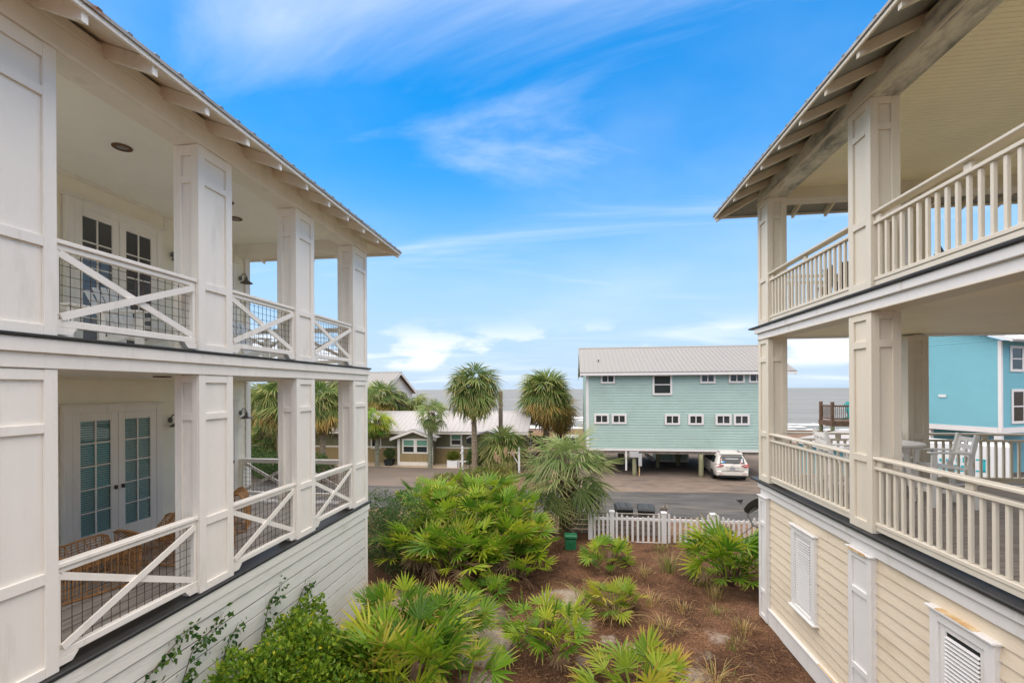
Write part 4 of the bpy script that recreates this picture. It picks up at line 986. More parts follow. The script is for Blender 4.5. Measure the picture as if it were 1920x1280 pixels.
    for (x, z, w, h, c) in ((-0.62, 1.17, 0.11, 0.10, (0.7, 0.7, 0.7)), (-0.50, 1.16, 0.12, 0.09, (0.03, 0.30, 0.75)), (-0.63, 1.32, 0.10, 0.09, (0.65, 0.35, 0.3)), (0.58, 1.20, 0.10, 0.12, (0.7, 0.7, 0.7)), (0.60, 1.34, 0.10, 0.08, (0.55, 0.6, 0.8)), (0.50, 1.14, 0.08, 0.06, (0.7, 0.25, 0.25))):
        a = Vector(bk(x, z)); part(V, 'sticker', MB().hexa([a + Vector((-w / 2, -0.062, 0)), a + Vector((w / 2, -0.062, 0)), a + Vector((w / 2, -0.055, 0)), a + Vector((-w / 2, -0.055, 0)), a + Vector((-w / 2, -0.062 + h * .46, h)), a + Vector((w / 2, -0.062 + h * .46, h)), a + Vector((w / 2, -0.055 + h * .46, h)), a + Vector((-w / 2, -0.055 + h * .46, h))]), M('sticker_%d' % int(100 * x + 1000 * z), c, 0.5, 0.05, 20))
    return V
minivan((10.02, 30.25, -0.485), rad(-3))

# ================================================================== GREEN COTTAGE
CH = thing('cottage', 'low olive green cottage with white metal roof and gabled front bay', 'house', (-12, 38, -0.5))
CY = 35.3
CX0, CX1 = -30.0, -4.1
part(CH, 'house_wall', Bx(CX0, CY, -0.5, CX1, CY + 7, 2.02), OLIVE)
cf = lambda u, o, z: (u, CY - o, z)
cw_ = lambda u, o, z: (u, CY - 0.03 - o, z)
sh = MB(); rr = random.Random(5); zz = 0.86; row = 0
while zz < 1.98:
    u = -22.0 + (row % 2) * 0.11
    while u < CX1 - 0.1:
        w = rr.uniform(0.16, 0.27); e = 0.02 + rr.uniform(0, 0.008)
        sh.prism([(0.001, zz), (e, zz), (0.006, zz + 0.19), (0.001, zz + 0.19)], u, u + w - 0.012, lambda o, z_, q: cf(q, o, z_)); u += w
    zz += 0.185; row += 1
part(CH, 'shingle_course', sh, OLIVE, kind='stuff')
tb = MB(); u = -22.0
while u < CX1 - 0.25:
    tb.box(u, CY - 0.022, -0.48, u + 0.275, CY - 0.001, 0.70); u += 0.285
part(CH, 'tan_boards', tb, TAN, kind='stuff')
part(CH, 'belt_trim', B(CX0, CY - 0.05, 0.71, CX1, CY - 0.001, 0.83), WHITE)
part(CH, 'eave_trim', B(CX0, CY - 0.06, 1.90, CX1, CY - 0.001, 2.06), WHITE)
gable_roof(CH, -31.0, -3.35, CY - 0.55, CY + 7.4, 2.05, 3.42, ROOFW, WHITE, 0.40, WHITE)
for x in (CX1,): part(CH, 'gable_wall', MB().prism([(CY, 2.021), (CY + 7, 2.021), (CY + 3.5, 3.2)], x - 0.05, x, lambda u, v, w: (w, u, v)), OLIVE)
sash_window(CH, 'window', cw_, -9.62, -8.62, 0.90, 1.93, WHITE, DGLASS, 1, 2, 0.14, 0.07, (PANEBLUE, 1))
sash_window(CH, 'window', cw_, -16.25, -15.35, 0.62, 1.86, WHITE, DGLASS, 1, 1, 0.11, 0.07)
# gabled front bay
BY = CY - 1.25
by = part(CH, 'front_bay', Bx(-13.45, BY, -0.5, -10.75, CY - 0.06, 1.72), OLIVE)
bf = lambda u, o, z: (u, BY - o, z)
part(by, 'bay_gable', MB().prism([(-13.45, 1.721), (-10.75, 1.721), (-12.1, 2.24)], BY, BY + 0.1, lambda u, v, w: (u, w, v)), OLIVE)
part(by, 'bay_base_trim', B(-13.45, BY - 0.05, -0.5, -10.75, BY - 0.001, -0.2), WHITE)
for x in (-13.50, -10.86): part(by, 'corner_board', B(x, BY - 0.06, -0.5, x + 0.2, BY + 0.04, 1.62), WHITE)
m = MB(); u = -13.28
while u < -10.95: m.box(u, BY - 0.024, -0.19, min(u + 0.30, -10.90), BY - 0.001, 0.42); u += 0.315
part(by, 'tan_boards', m, TAN, kind='stuff')
sash_window(CH, 'window', bf, -13.12, -12.06, 0.44, 1.60, WHITE, DGLASS, 1, 2, 0.12, 0.07, (PANEBLUE, 1))
sash_window(CH, 'window', bf, -12.05, -11.00, 0.44, 1.60, WHITE, DGLASS, 1, 2, 0.12, 0.07, (PANEBLUE, 1))
m = MB()
for (xa, xb) in ((-13.95, -12.1), (-10.25, -12.1)):
    m.hexa([(xa, BY - 0.45, 1.66), (xb, BY - 0.45, 2.34), (xb, CY + 1.5, 2.34), (xa, CY + 1.5, 1.66), (xa, BY - 0.45, 1.71), (xb, BY - 0.45, 2.39), (xb, CY + 1.5, 2.39), (xa, CY + 1.5, 1.71)])
part(by, 'bay_roof', m, ROOFW)
for (xa, xb) in ((-13.95, -12.1), (-10.25, -12.1)):
    part(by, 'rake_board', MB().hexa([(xa, BY - 0.46, 1.46), (xb, BY - 0.46, 2.14), (xb, BY - 0.42, 2.14), (xa, BY - 0.42, 1.46), (xa, BY - 0.46, 1.655), (xb, BY - 0.46, 2.335), (xb, BY - 0.42, 2.335), (xa, BY - 0.42, 1.655)]), WHITE)
# entry porch with small gable
EP = part(CH, 'entry_door', B(-6.85, CY - 0.05, -0.4, -5.9, CY - 0.001, 1.72), WHITE)
part(EP, 'door_pane', B(-6.65, CY - 0.06, 0.3, -6.1, CY - 0.052, 1.55), DGLASS)
for x in (-7.55, -5.45): part(CH, 'porch_post', B(x, CY - 1.05, -0.5, x + 0.13, CY - 0.92, 1.68), WHITE)
m = MB()
for (xa, xb) in ((-8.0, -6.4), (-4.8, -6.4)):
    m.hexa([(xa, CY - 1.3, 1.62), (xb, CY - 1.3, 2.16), (xb, CY + 0.6, 2.16), (xa, CY + 0.6, 1.62), (xa, CY - 1.3, 1.74), (xb, CY - 1.3, 2.28), (xb, CY + 0.6, 2.28), (xa, CY + 0.6, 1.74)])
part(CH, 'porch_roof', m, ROOFW)
sash_window(CH, 'wall_plaque', cw_, -8.25, -7.95, 1.15, 1.75, M('blue_plaque', (0.05, 0.09, 0.10), 0.5), DGLASS, 1, 1, 0.05, 0.02)

# ================================================================== WHITE HOUSE BEHIND THE PALMS
WHB = thing('beach_house', 'pale house with grey metal gable roof beyond the palms', 'house', (-27, 51, -0.5))
part(WHB, 'house_wall', Bx(-34, 46.5, -0.5, -20.4, 56.5, 5.1), M('pale_house_paint', (0.62, 0.59, 0.54), 0.6, 0.04, 0.8))
part(WHB, 'gable_wall', MB().prism([(46.5, 5.101), (56.5, 5.101), (51.5, 7.25)], -20.5, -20.4, lambda u, v, w: (w, u, v)), MATS['pale_house_paint'])
gable_roof(WHB, -35, -19.9, 45.8, 57.2, 4.9, 7.45, ROOFT, WHITE, 0.5, WHITE)
sash_window(WHB, 'window', lambda u, o, z: (u, 46.5 - o, z), -24.5, -23.2, 2.2, 3.9, WHITE, DGLASS, 1, 2, 0.14, 0.07)
sash_window(WHB, 'window', lambda u, o, z: (u, 46.5 - o, z), -28.5, -27.2, 2.2, 3.9, WHITE, DGLASS, 1, 2, 0.14, 0.07)
# white outside stair seen through the porch
ST = thing('outdoor_stair', 'white timber outdoor stair with slatted railing seen through the white porch', 'stair', (-24.5, 38.5, -0.5))
for s in (0, 1.3):
    part(ST, 'stringer', MB().beam((-26.6, 38 + s, 2.3), (-23.4, 38 + s, -0.45), 0.06, 0.28), WHITE)
    part(ST, 'handrail', MB().beam((-26.6, 38 + s, 3.3), (-23.4, 38 + s, 0.55), 0.06, 0.09), WHITE)
    for k in range(8):
        x = -26.5 + 0.43 * k; z = 2.2 - 0.37 * k; part(ST, 'baluster', B(x - 0.025, 37.98 + s, z, x + 0.025, 38.02 + s, z + 1.0), WHITE)
for k in range(11): part(ST, 'tread', B(-26.6 + 0.29 * k, 38.03, 2.28 - 0.25 * k, -26.3 + 0.29 * k, 39.27, 2.32 - 0.25 * k), WHITE)
part(ST, 'landing', B(-33, 38, 2.1, -26.6, 39.3, 2.3), WHITE)
for k in range(10): part(ST, 'rail_slat', B(-33, 37.96, 2.42 + 0.1 * k, -26.6, 38.0, 2.48 + 0.1 * k), WHITE)
for x in (-32.8, -29.8, -26.8): part(ST, 'post', B(x, 38.0, -0.5, x + 0.14, 38.14, 2.099), WHITE)

# ================================================================== BLUE HOUSE AT RIGHT
a25 = rad(25)
BHx, BHy = 20.3, 20.5
BHc = (24.3, 29.4)
BH = local(thing('beach_house', 'bright sky blue two storey house with white trim behind the cream porch', 'house', (*BHc, -0.5), a25))
# local: near-left corner at origin, x along the front wall, y along the gable wall, z from ground -0.5
BZ0, BZ1, GW = 3.35, 8.55, 7.5
part(BH, 'house_wall', Bx(0, 0, BZ0, 9, GW, BZ1), BLUE)
part(BH, 'front_siding', lap_sheet(lambda u, o, z: (u, -o, z), 0.12, 9, BZ0 + 0.2, BZ1, 0.13, 0.04), BLUE, kind='stuff')
part(BH, 'gable_siding', lap_sheet(lambda u, o, z: (-o, u, z), 0.12, GW, BZ0 + 0.2, BZ1, 0.13, 0.04), BLUE, kind='stuff')
part(BH, 'gable_upper_siding', lap_sheet(lambda u, o, z: (-o, u, z), 0, GW, BZ1, BZ1 + 1.6, 0.13, 0.04, top=lambda za, zb: (max(0.0, (zb - BZ1) / 0.44), GW - max(0.0, (zb - BZ1) / 0.44))), BLUE, kind='stuff')
part(BH, 'gable_wall', MB().prism([(0, BZ1 + .001), (GW, BZ1 + .001), (GW / 2, BZ1 + 1.62)], 0.0, 0.1, lambda u, v, w: (w, u, v)), BLUE)
part(BH, 'corner_board', B(-0.04, -0.04, BZ0 - 0.1, 0.118, 0.118, BZ1), TEALT)
part(BH, 'skirt_trim', B(-0.06, 0.12, BZ0 - 0.12, -0.001, GW, BZ0 + 0.19), TEALT)
part(BH, 'skirt_trim', B(0.12, -0.06, BZ0 - 0.12, 9.05, -0.001, BZ0 + 0.19), TEALT)
gm = MB()
for (ya, yb) in ((-0.7, GW / 2), (GW + 0.7, GW / 2)):
    z0 = BZ1 - 0.15; z1 = z0 + (GW / 2 + 0.7) * 0.44
    gm.hexa([(-0.5, ya, z0), (9.6, ya, z0), (9.6, yb, z1), (-0.5, yb, z1), (-0.5, ya, z0 + 0.22), (9.6, ya, z0 + 0.22), (9.6, yb, z1 + 0.22), (-0.5, yb, z1 + 0.22)])
part(BH, 'roof', gm, M('white_roof_trim', (0.72, 0.71, 0.70), 0.5, 0.04, 1))
part(BH, 'gutter', MB().tube([(-0.4, -0.78, BZ1 - 0.02), (9.6, -0.78, BZ1 - 0.02)], 0.07, 8), MATS['white_roof_trim'], True)
bfr = lambda u, o, z: (u, -0.041 - o, z)
sash_window(BH, 'window', bfr, 0.75, 2.0, 6.75, 8.25, TEALT, DGLASS, 1, 2, 0.15, 0.07)
sash_window(BH, 'window', bfr, 0.85, 2.1, 3.75, 5.75, TEALT, DGLASS, 1, 2, 0.15, 0.07)
sash_window(BH, 'window', bfr, 4.0, 5.2, 6.75, 8.25, TEALT, DGLASS, 1, 2, 0.15, 0.07)
part(BH, 'wall_vent', B(-0.09, 2.55, 5.25, -0.02, 2.95, 5.42), MATS['white_roof_trim'])
for (x, y) in ((0.2, 0.2), (0.2, 3.6), (0.2, 7.2), (4.5, 0.2), (8.8, 0.2), (8.8, 7.2), (4.5, 7.2)): part(BH, 'piling', B(x - 0.15, y - 0.15, 0, x + 0.15, y + 0.15, BZ0 - 0.001), TEALT)
part(BH, 'storage_wall', Bx(4.2, 3.0, 0, 9, 7.0, BZ0 - 0.121), BLUE)
part(BH, 'entry_door', B(4.6, 2.93, 0.1, 5.6, 2.999, 2.2), TEALT)
# ---- white trailer with a teal logo
TR = local(thing('enclosed_trailer', 'white enclosed trailer with teal logo parked beside the blue house', 'trailer', (21.9, 26.0, -0.45), rad(143)))
part(TR, 'box_body', B(0, -1.1, 0.55, 3.9, 1.1, 2.95, c=0.06), M('trailer_white', (0.78, 0.78, 0.76), 0.35, 0.03, 2))
lg = M('teal_print', (0.02, 0.42, 0.46), 0.5, 0.05, 5)
LGm = MB()
def lq(x0, z0, x1, z1, sl=0.0): LGm.hexa([(x0, 1.101, z0), (x1, 1.101, z0 + sl), (x1, 1.106, z0 + sl), (x0, 1.106, z0), (x0, 1.101, z1), (x1, 1.101, z1 + sl), (x1, 1.106, z1 + sl), (x0, 1.106, z1)])
for (a, b, c, d) in ((0.9, 1.55, 1.0, 2.2), (0.9, 1.55, 1.25, 1.63), (0.9, 2.12, 1.25, 2.2), (3.75, 1.6, 3.85, 2.25), (3.55, 1.6, 3.75, 1.68)): lq(a, b, c, d)
for k in range(9): lq(1.35 + 0.25 * k, 1.62, 1.35 + 0.25 * k + rnd(0.12, 0.22), 1.62 + rnd(0.16, 0.24), rnd(-0.02, 0.02))
for k in range(6): lq(1.5 + 0.3 * k, 1.95, 1.5 + 0.3 * k + rnd(0.14, 0.26), 1.95 + rnd(0.14, 0.30), rnd(-0.02, 0.02))
lq(1.35, 1.50, 3.5, 1.56)
for k in range(7):
    a0 = math.pi * k / 7; a1 = math.pi * (k + 1) / 7
    LGm.quad((2.4 + 0.35 * math.cos(a0), 1.104, 2.28 + 0.2 * math.sin(a0)), (2.4 + 0.35 * math.cos(a1), 1.104, 2.28 + 0.2 * math.sin(a1)), (2.4 + 0.25 * math.cos(a1), 1.104, 2.28 + 0.12 * math.sin(a1)), (2.4 + 0.25 * math.cos(a0), 1.104, 2.28 + 0.12 * math.sin(a0)))
part(TR, 'logo', LGm, lg)
for x in (2.1, 3.0):
    for s in (-1, 1):
        t = MB().lathe([(0.16, -0.1), (0.32, -0.1), (0.34, -0.05), (0.34, 0.05), (0.32, 0.1), (0.16, 0.1)], 20); t.v = [(x + v[0], s * 1.0 + v[2], 0.36 + v[1]) for v in t.v]
        part(TR, 'wheel', t, TYRE, True)
part(TR, 'fender', B(1.65, 1.1, 0.72, 3.45, 1.22, 0.80), BLACKP)
part(TR, 'tow_bar', B(-1.2, -0.06, 0.42, 0, 0.06, 0.54), BLACKP)
# ---- low light blue outbuilding and beach lookout
OB = thing('garden_shed', 'small light blue shed with pale hipped roof below the brown lookout deck', 'shed', (13.2, 24.4, -0.5))
part(OB, 'shed_wall', Bx(11.9, 23.2, -0.5, 16.5, 26.0, 2.55), BLUE)
m = MB(); c4 = [(11.5, 22.8, 2.56), (16.9, 22.8, 2.56), (16.9, 26.4, 2.56), (11.5, 26.4, 2.56)]; rp = [(13.1, 24.6, 3.25), (15.3, 24.6, 3.25)]
m.v = c4 + rp; m.f = [(0, 1, 5, 4), (1, 2, 5), (2, 3, 4, 5), (3, 0, 4), (3, 2, 1, 0)]
part(OB, 'shed_roof', m, ROOFW)
part(OB, 'shed_trim', B(11.84, 23.14, -0.5, 12.0, 23.199, 2.5), TEALT)
LD = thing('lookout_deck', 'weathered brown wooden beach lookout deck standing on tall posts', 'deck', (21.95, 41, -0.5))
part(LD, 'deck_frame', B(20.55, 39.3, 2.30, 28.95, 41.3, 2.72), OLDWOOD)
for x in (20.65, 24.35, 28.45):
    for y in (39.4, 41.1): part(LD, 'post', B(x - 0.12, y - 0.1, -0.7 + gz(x, y) * 0, x + 0.12, y + 0.1, 2.299), PILING)
for (x, y) in ((20.65, 39.4), (22.50, 39.4), (24.35, 39.4), (26.25, 39.4), (28.45, 39.4), (20.65, 41.1)): part(LD, 'rail_post', B(x - 0.1, y - 0.1, 2.721, x + 0.1, y + 0.1, 4.25), OLDWOOD)
for (z0, z1) in ((3.85, 3.98), (2.85, 2.95)):
    part(LD, 'rail', B(20.75, 39.36, z0, 28.45, 39.44, z1), OLDWOOD); part(LD, 'rail', B(20.61, 39.5, z0, 20.69, 41.0, z1), OLDWOOD)
me = B(-0.02, -0.02, 0, 0.02, 0.02, 0.896).mesh('baluster', OLDWOOD)
for k in range(52): inst(LD, 'baluster', me, (20.90 + 0.145 * k, 39.40, 2.952))
for k in range(9): inst(LD, 'baluster', me, (20.65, 39.6 + 0.165 * k, 2.952))
TURQ = M('turquoise_poly', (0.0, 0.45, 0.42), 0.4, 0.05, 3)
# ---- white slatted fence between the houses
SF = thing('slatted_fence', 'white slatted privacy fence with dark gaps seen past the cream porch railing', 'fence', (10.6, 17.5, -0.4))
for x in (6.9, 8.3, 9.7, 11.1, 12.5): part(SF, 'post', B(x, 17.45, -0.5, x + 0.1, 17.55, 1.95), VINYL)
for i, x in enumerate((6.9, 8.3, 9.7, 11.1)):
    for k in range(16): part(SF, 'slat', B(x + 0.101, 17.48, -0.3 + 0.14 * k, x + 1.399, 17.51, -0.3 + 0.14 * k + 0.10), VINYL)

# ================================================================== STREET SIDE THINGS
UP = single('utility_pole', MB().tube([(-5.3, 33.6, -0.8), (-5.28, 33.6, 2), (-5.27, 33.6, 5.25)], [0.20, 0.17, 0.15], 12), M('creosote_pole', (0.13, 0.105, 0.08), 0.9, 0.3, 3, stretch=(3, 3, .4)), 'short weathered utility pole beside the tallest palm', 'pole', True)
# picket fence
PF = thing('picket_fence', 'white vinyl picket fence with scalloped tops and square capped posts', 'fence', (3.5, 16.15, 0))
PY = 16.15
posts = [0.62, 1.36, 3.11, 4.72, 6.35]
for x in posts:
    p = part(PF, 'post', B(x - 0.075, PY - 0.075, -0.1, x + 0.075, PY + 0.075, 1.13), VINYL)
    part(p, 'post_cap', MB().hexa([(x - .1, PY - .1, 1.131), (x + .1, PY - .1, 1.131), (x + .1, PY + .1, 1.131), (x - .1, PY + .1, 1.131), (x - .085, PY - .085, 1.165), (x + .085, PY - .085, 1.165), (x + .085, PY + .085, 1.165), (x - .085, PY + .085, 1.165)]), VINYL)
for a, b in zip(posts, posts[1:]):
    for (z0, z1) in ((0.84, 0.93), (0.02, 0.11)): part(PF, 'rail', B(a + 0.076, PY - 0.02, z0, b - 0.076, PY + 0.02, z1), VINYL)
    n = max(4, round((b - a) / 0.19))
    for i in range(n):
        u = (i + 0.5) / n; x = a + 0.075 + (b - a - 0.15) * u; h = 0.98 + 0.20 * (2 * u - 1) ** 2 * 0.9; w = 0.038
        poly = [(-w, 0.04), (w, 0.04), (w, h - 0.05), (0.014, h), (-0.014, h), (-w, h - 0.05)]
        part(PF, 'picket', MB().prism(poly, PY - 0.045, PY - 0.021, lambda u_, v, w_: (x + u_, w_, v)), VINYL)
# wood bin enclosure and two bins
BE = thing('bin_enclosure', 'grey timber bin enclosure of horizontal boards behind the picket fence', 'enclosure', (1.9, 17.4, -0.1))
for k in range(6): part(BE, 'board', B(-0.4, 16.95, -0.28 + 0.18 * k, 3.41, 16.985, -0.13 + 0.18 * k), GREYWOOD)
for k in range(6): part(BE, 'board', B(3.42, 17.0, -0.2 + 0.19 * k, 3.455, 18.1, -0.05 + 0.19 * k), GREYWOOD)
for (x, y) in ((-0.4, 16.99), (1.5, 16.99), (3.36, 16.99), (3.36, 18.1)): part(BE, 'post', B(x, y, -0.4, x + 0.09, y + 0.09, 0.829 if y < 18 else 0.8), GREYWOOD)
part(BE, 'top_rail', B(-0.42, 16.92, 0.83, 3.3, 17.02, 0.865), GREYWOOD)
part(BE, 'side_brace', MB().beam((3.40, 17.1, 1.12), (3.40, 18.4, 0.4), 0.06, 0.16), GREYWOOD)
BIN = M('black_bin_plastic', (0.022, 0.027, 0.028), 0.45, 0.15, 6)
def wheelie(x, y, label, rz):
    b = local(thing('wheelie_bin', label, 'bin', (x, y, -0.31), rz, 'black wheelie bins behind the picket fence'))
    part(b, 'bin_body', MB().hexa([(-0.24, -0.26, 0.06), (0.24, -0.26, 0.06), (0.24, 0.22, 0.06), (-0.24, 0.22, 0.06), (-0.31, -0.36, 1.14), (0.31, -0.36, 1.14), (0.31, 0.34, 1.14), (-0.31, 0.34, 1.14)]), BIN)
    l = part(b, 'lid', MB().hexa([(-0.33, -0.40, 1.141), (0.33, -0.40, 1.141), (0.33, 0.38, 1.16), (-0.33, 0.38, 1.16), (-0.28, -0.34, 1.21), (0.28, -0.34, 1.21), (0.28, 0.30, 1.25), (-0.28, 0.30, 1.25)]), BIN)
    for s in (-1, 1): part(l, 'lid_ridge', MB().hexa([(s * 0.14 - 0.04, -0.3, 1.212), (s * 0.14 + 0.04, -0.3, 1.212), (s * 0.14 + 0.04, 0.28, 1.252), (s * 0.14 - 0.04, 0.28, 1.252), (s * 0.14 - 0.03, -0.28, 1.235), (s * 0.14 + 0.03, -0.28, 1.235), (s * 0.14 + 0.03, 0.25, 1.27), (s * 0.14 - 0.03, 0.25, 1.27)]), BIN)
    part(b, 'handle', MB().tube([(-0.25, 0.42, 1.1), (0.25, 0.42, 1.1)], 0.018, 8), BIN, True)
    for s in (-1, 1):
        t = MB().lathe([(0.02, -0.03), (0.12, -0.03), (0.12, 0.03), (0.02, 0.03)], 16); t.v = [(s * 0.27 + v[2], 0.22 + v[0], 0.12 + v[1]) for v in t.v]; part(b, 'wheel', t, TYRE, True)
wheelie(1.95, 17.95, 'black wheelie bin partly behind the drooping palm fronds', 0.05); wheelie(2.78, 17.85, 'black wheelie bin in full view beside the slanted post', -0.12)
# green utility pedestal
PD = thing('utility_pedestal', 'green plastic utility pedestal at the foot of the yard palm', 'utility box', (-0.05, 15.2, 0.1))
GRN = M('green_plastic', (0.02, 0.17, 0.07), 0.45, 0.1, 6)
part(PD, 'pedestal_body', B(-0.25, 15.05, -0.1, 0.12, 15.35, 0.46, c=0.04), GRN)
part(PD, 'pedestal_cap', B(-0.28, 15.02, 0.461, 0.15, 15.38, 0.60, c=0.06), GRN)
part(PD, 'latch', B(-0.09, 15.005, 0.30, -0.03, 15.049, 0.40), GRN)
# satellite dish on the corner of the cream house
SDH = thing('satellite_dish', 'dark grey satellite dish bracketed to the far corner of the cream house', 'satellite dish', (4.15, 11.2, 2.3))
m = MB(); nr = 6; na = 26; cen = Vector((4.24, 11.34, 2.62)); nd = Vector((-0.42, 0.72, 0.55)).normalized(); e1 = nd.cross(Vector((0, 0, 1))).normalized(); e2 = e1.cross(nd)
for side in (0, 1):
    base = len(m.v)
    for i in range(nr + 1):
        r = 0.235 * i / nr
        for j in range(na):
            a = 2 * math.pi * j / na; m.v.append(tuple(cen + e1 * r * math.cos(a) * 1.12 + e2 * r * math.sin(a) + nd * (0.55 * r * r - 0.012 * side)))
    for i in range(nr):
        for j in range(na):
            q = (base + i * na + j, base + i * na + (j + 1) % na, base + (i + 1) * na + (j + 1) % na, base + (i + 1) * na + j); m.f.append(q if side == 0 else q[::-1])
part(SDH, 'reflector', m, M('dish_grey', (0.045, 0.05, 0.048), 0.5, 0.1, 6), True)
part(SDH, 'mast', MB().tube([(4.30, 10.80, 2.2), (4.16, 11.2, 2.22), (4.10, 11.4, 2.4), tuple(cen - nd * 0.03)], 0.024, 8), LAMPM, True)
part(SDH, 'feed_arm', MB().tube([tuple(cen - e2 * 0.27 + nd * 0.04), tuple(cen - e2 * 0.2 + nd * 0.36)], 0.014, 6), LAMPM, True)
part(SDH, 'feed_horn', B(*(cen - e2 * 0.18 + nd * 0.37 - Vector((0.06, 0.05, 0.04))), *(cen - e2 * 0.18 + nd * 0.37 + Vector((0.06, 0.05, 0.04))), c=0.015), LAMPM)
part(SDH, 'cable', MB().tube([(4.16, 11.2, 2.2), (4.02, 11.25, 2.05), (3.93, 11.28, 1.98), (3.96, 11.24, 1.88), (4.08, 11.2, 1.95), (4.2, 10.9, 2.1)], 0.008, 6), BLACKP, True)
part(SDH, 'wall_bracket', B(4.2, 10.70, 2.1, 4.4, 10.8, 2.35), LAMPM)
# cottage forecourt things
PB = thing('planter_bench', 'white planter box with low white bench by the green cottage', 'planter', (-8.7, 33.6, -0.5))
part(PB, 'planter_box', B(-9.35, 33.35, -0.48, -8.55, 33.95, 0.05), VINYL)
part(PB, 'bench_seat', B(-8.54, 33.4, -0.06, -7.7, 33.9, 0.0), VINYL)
for x in (-8.5, -7.8): part(PB, 'bench_leg', B(x, 33.45, -0.48, x + 0.08, 33.85, -0.061), VINYL)
MP = thing('mailbox_post', 'white mailbox post standing at the edge of the paved court', 'mailbox', (-7.98, 32.7, -0.5))
part(MP, 'post', B(-8.06, 32.62, -0.5, -7.92, 32.76, 1.12), VINYL); part(MP, 'arm', B(-8.03, 32.2, 0.75, -7.95, 32.619, 0.85), VINYL); part(MP, 'finial', MB().lathe([(0.09, 0), (0.09, 0.04), (0.02, 0.14)], 4, (-7.99, 32.69, 1.121)), VINYL)
MP2 = thing('mailbox_post', 'white turned lamp post bracket behind the pampas grass', 'post', (-3.7, 31.9, -0.5))
part(MP2, 'post', B(-3.78, 31.83, -0.5, -3.64, 31.97, 1.30), VINYL); part(MP2, 'arm', B(-5.3, 31.86, 0.88, -3.79, 31.94, 0.98), VINYL); part(MP2, 'brace', MB().beam((-3.8, 31.9, 0.2), (-4.2, 31.9, 0.85), 0.06, 0.06), VINYL)
PT = thing('plant_pot', 'dark square plant pot with green shrub beside the front bay', 'plant pot', (-14.1, 33.9, -0.5))
part(PT, 'pot', MB().hexa([(-14.36, 33.64, -0.49), (-13.84, 33.64, -0.49), (-13.84, 34.16, -0.49), (-14.36, 34.16, -0.49), (-14.45, 33.55, 0.0), (-13.75, 33.55, 0.0), (-13.75, 34.25, 0.0), (-14.45, 34.25, 0.0)]), BIN)
AC = thing('air_conditioner', 'grey outdoor air conditioner on a stand beside the seafoam house', 'air conditioner', (0.0, 36.5, -0.5))
part(AC, 'casing', B(-0.45, 36.1, 0.6, 0.45, 37.0, 1.55), M('ac_dark_grille', (0.05, 0.06, 0.06), 0.6, 0.2, 10)); part(AC, 'top_cover', B(-0.5, 36.05, 1.551, 0.5, 37.05, 1.72), VINYL)
for (x, y) in ((-0.4, 36.2), (0.3, 36.2), (-0.4, 36.85), (0.3, 36.85)): part(AC, 'stand_leg', B(x, y, -0.5, x + 0.1, y + 0.1, 0.599), GREYWOOD)
SG = thing('street_sign', 'small teal sign on a white post under the right hand palm', 'sign', (-4.0, 40.5, -0.5))
part(SG, 'post', B(-3.75, 40.5, -0.5, -3.65, 40.6, 1.5), VINYL); part(SG, 'sign_board', B(-3.95, 40.47, 1.5, -3.45, 40.499, 1.68), MATS['turquoise_poly'])
# ================================================================== FURNITURE
def adirondack(loc, rz, label, mat, group):
    """slatted garden armchair with fan back; faces local -y"""
    A = local(thing('adirondack_chair', label, 'chair', loc, rz, 0 and group or group))
    for k in range(5):   # seat slats
        y = -0.30 + 0.105 * k; part(A, 'seat_slat', B(-0.27, y, 0.36 - 0.035 * k, 0.27, y + 0.095, 0.38 - 0.035 * k), mat)
    n = 6
    for k in range(n):
        u = (k - (n - 1) / 2) / ((n - 1) / 2); x0 = u * 0.21; x1 = u * 0.30; h = 0.98 - 0.09 * u * u
        a = Vector((x0, 0.20, 0.22)); b = Vector((x1, 0.48, h))
        part(A, 'back_slat', MB().beam(a, b, 0.085, 0.02, up=(0, -1, 0.35)), mat)
    part(A, 'back_rail', MB().beam((-0.30, 0.37, 0.60), (0.30, 0.37, 0.60), 0.03, 0.08), mat)
    for s in (-1, 1):
        part(A, 'arm', B(s * 0.27, -0.40, 0.555, s * 0.43, 0.38, 0.58), mat)
        part(A, 'front_leg', B(s * 0.29, -0.36, 0.0, s * 0.33, -0.24, 0.554), mat)
        part(A, 'back_leg', MB().beam((s * 0.31, -0.30, 0.32), (s * 0.31, 0.62, 0.03), 0.03, 0.11), mat)
    return A
adirondack((-6.35, 5.95, LU + 0.002), rad(95), 'white fan back garden chair on the upper porch behind the nearest wire railing', POLYW, 'white garden chairs on the upper porch')
adirondack((-6.9, 9.35, LU + 0.002), rad(100), 'white fan back garden chair on the upper porch behind the middle wire railing', POLYW, 'white garden chairs on the upper porch')
T = thing('side_table', 'low white slatted table on the upper porch beside the nearest garden chair', 'table', (-6.3, 4.95, LU))
for k in range(5): part(T, 'top_slat', B(-6.65, 4.70 + 0.105 * k, LU + 0.50, -5.95, 4.795 + 0.105 * k, LU + 0.525), POLYW)
for (x, y) in ((-6.6, 4.75), (-6.05, 4.75), (-6.6, 5.13), (-6.05, 5.13)): part(T, 'leg', B(x, y, LU + 0.002, x + 0.05, y + 0.05, LU + 0.499), POLYW)
adirondack((5.25, 9.55, RU_ + 0.002), rad(150), 'dark brown garden chair on the upper cream porch near its far corner', POLYD, 'dark garden chairs on the upper cream porch')
adirondack((6.35, 8.05, RU_ + 0.002), rad(60), 'dark brown garden chair glimpsed between the balusters of the near upper railing', POLYD, 'dark garden chairs on the upper cream porch')
T = thing('side_table', 'dark low table on the upper cream porch right of the dark chair', 'table', (5.9, 9.4, RU_))
part(T, 'top', B(5.55, 9.1, RU_ + 0.42, 6.25, 9.8, RU_ + 0.45), POLYD)
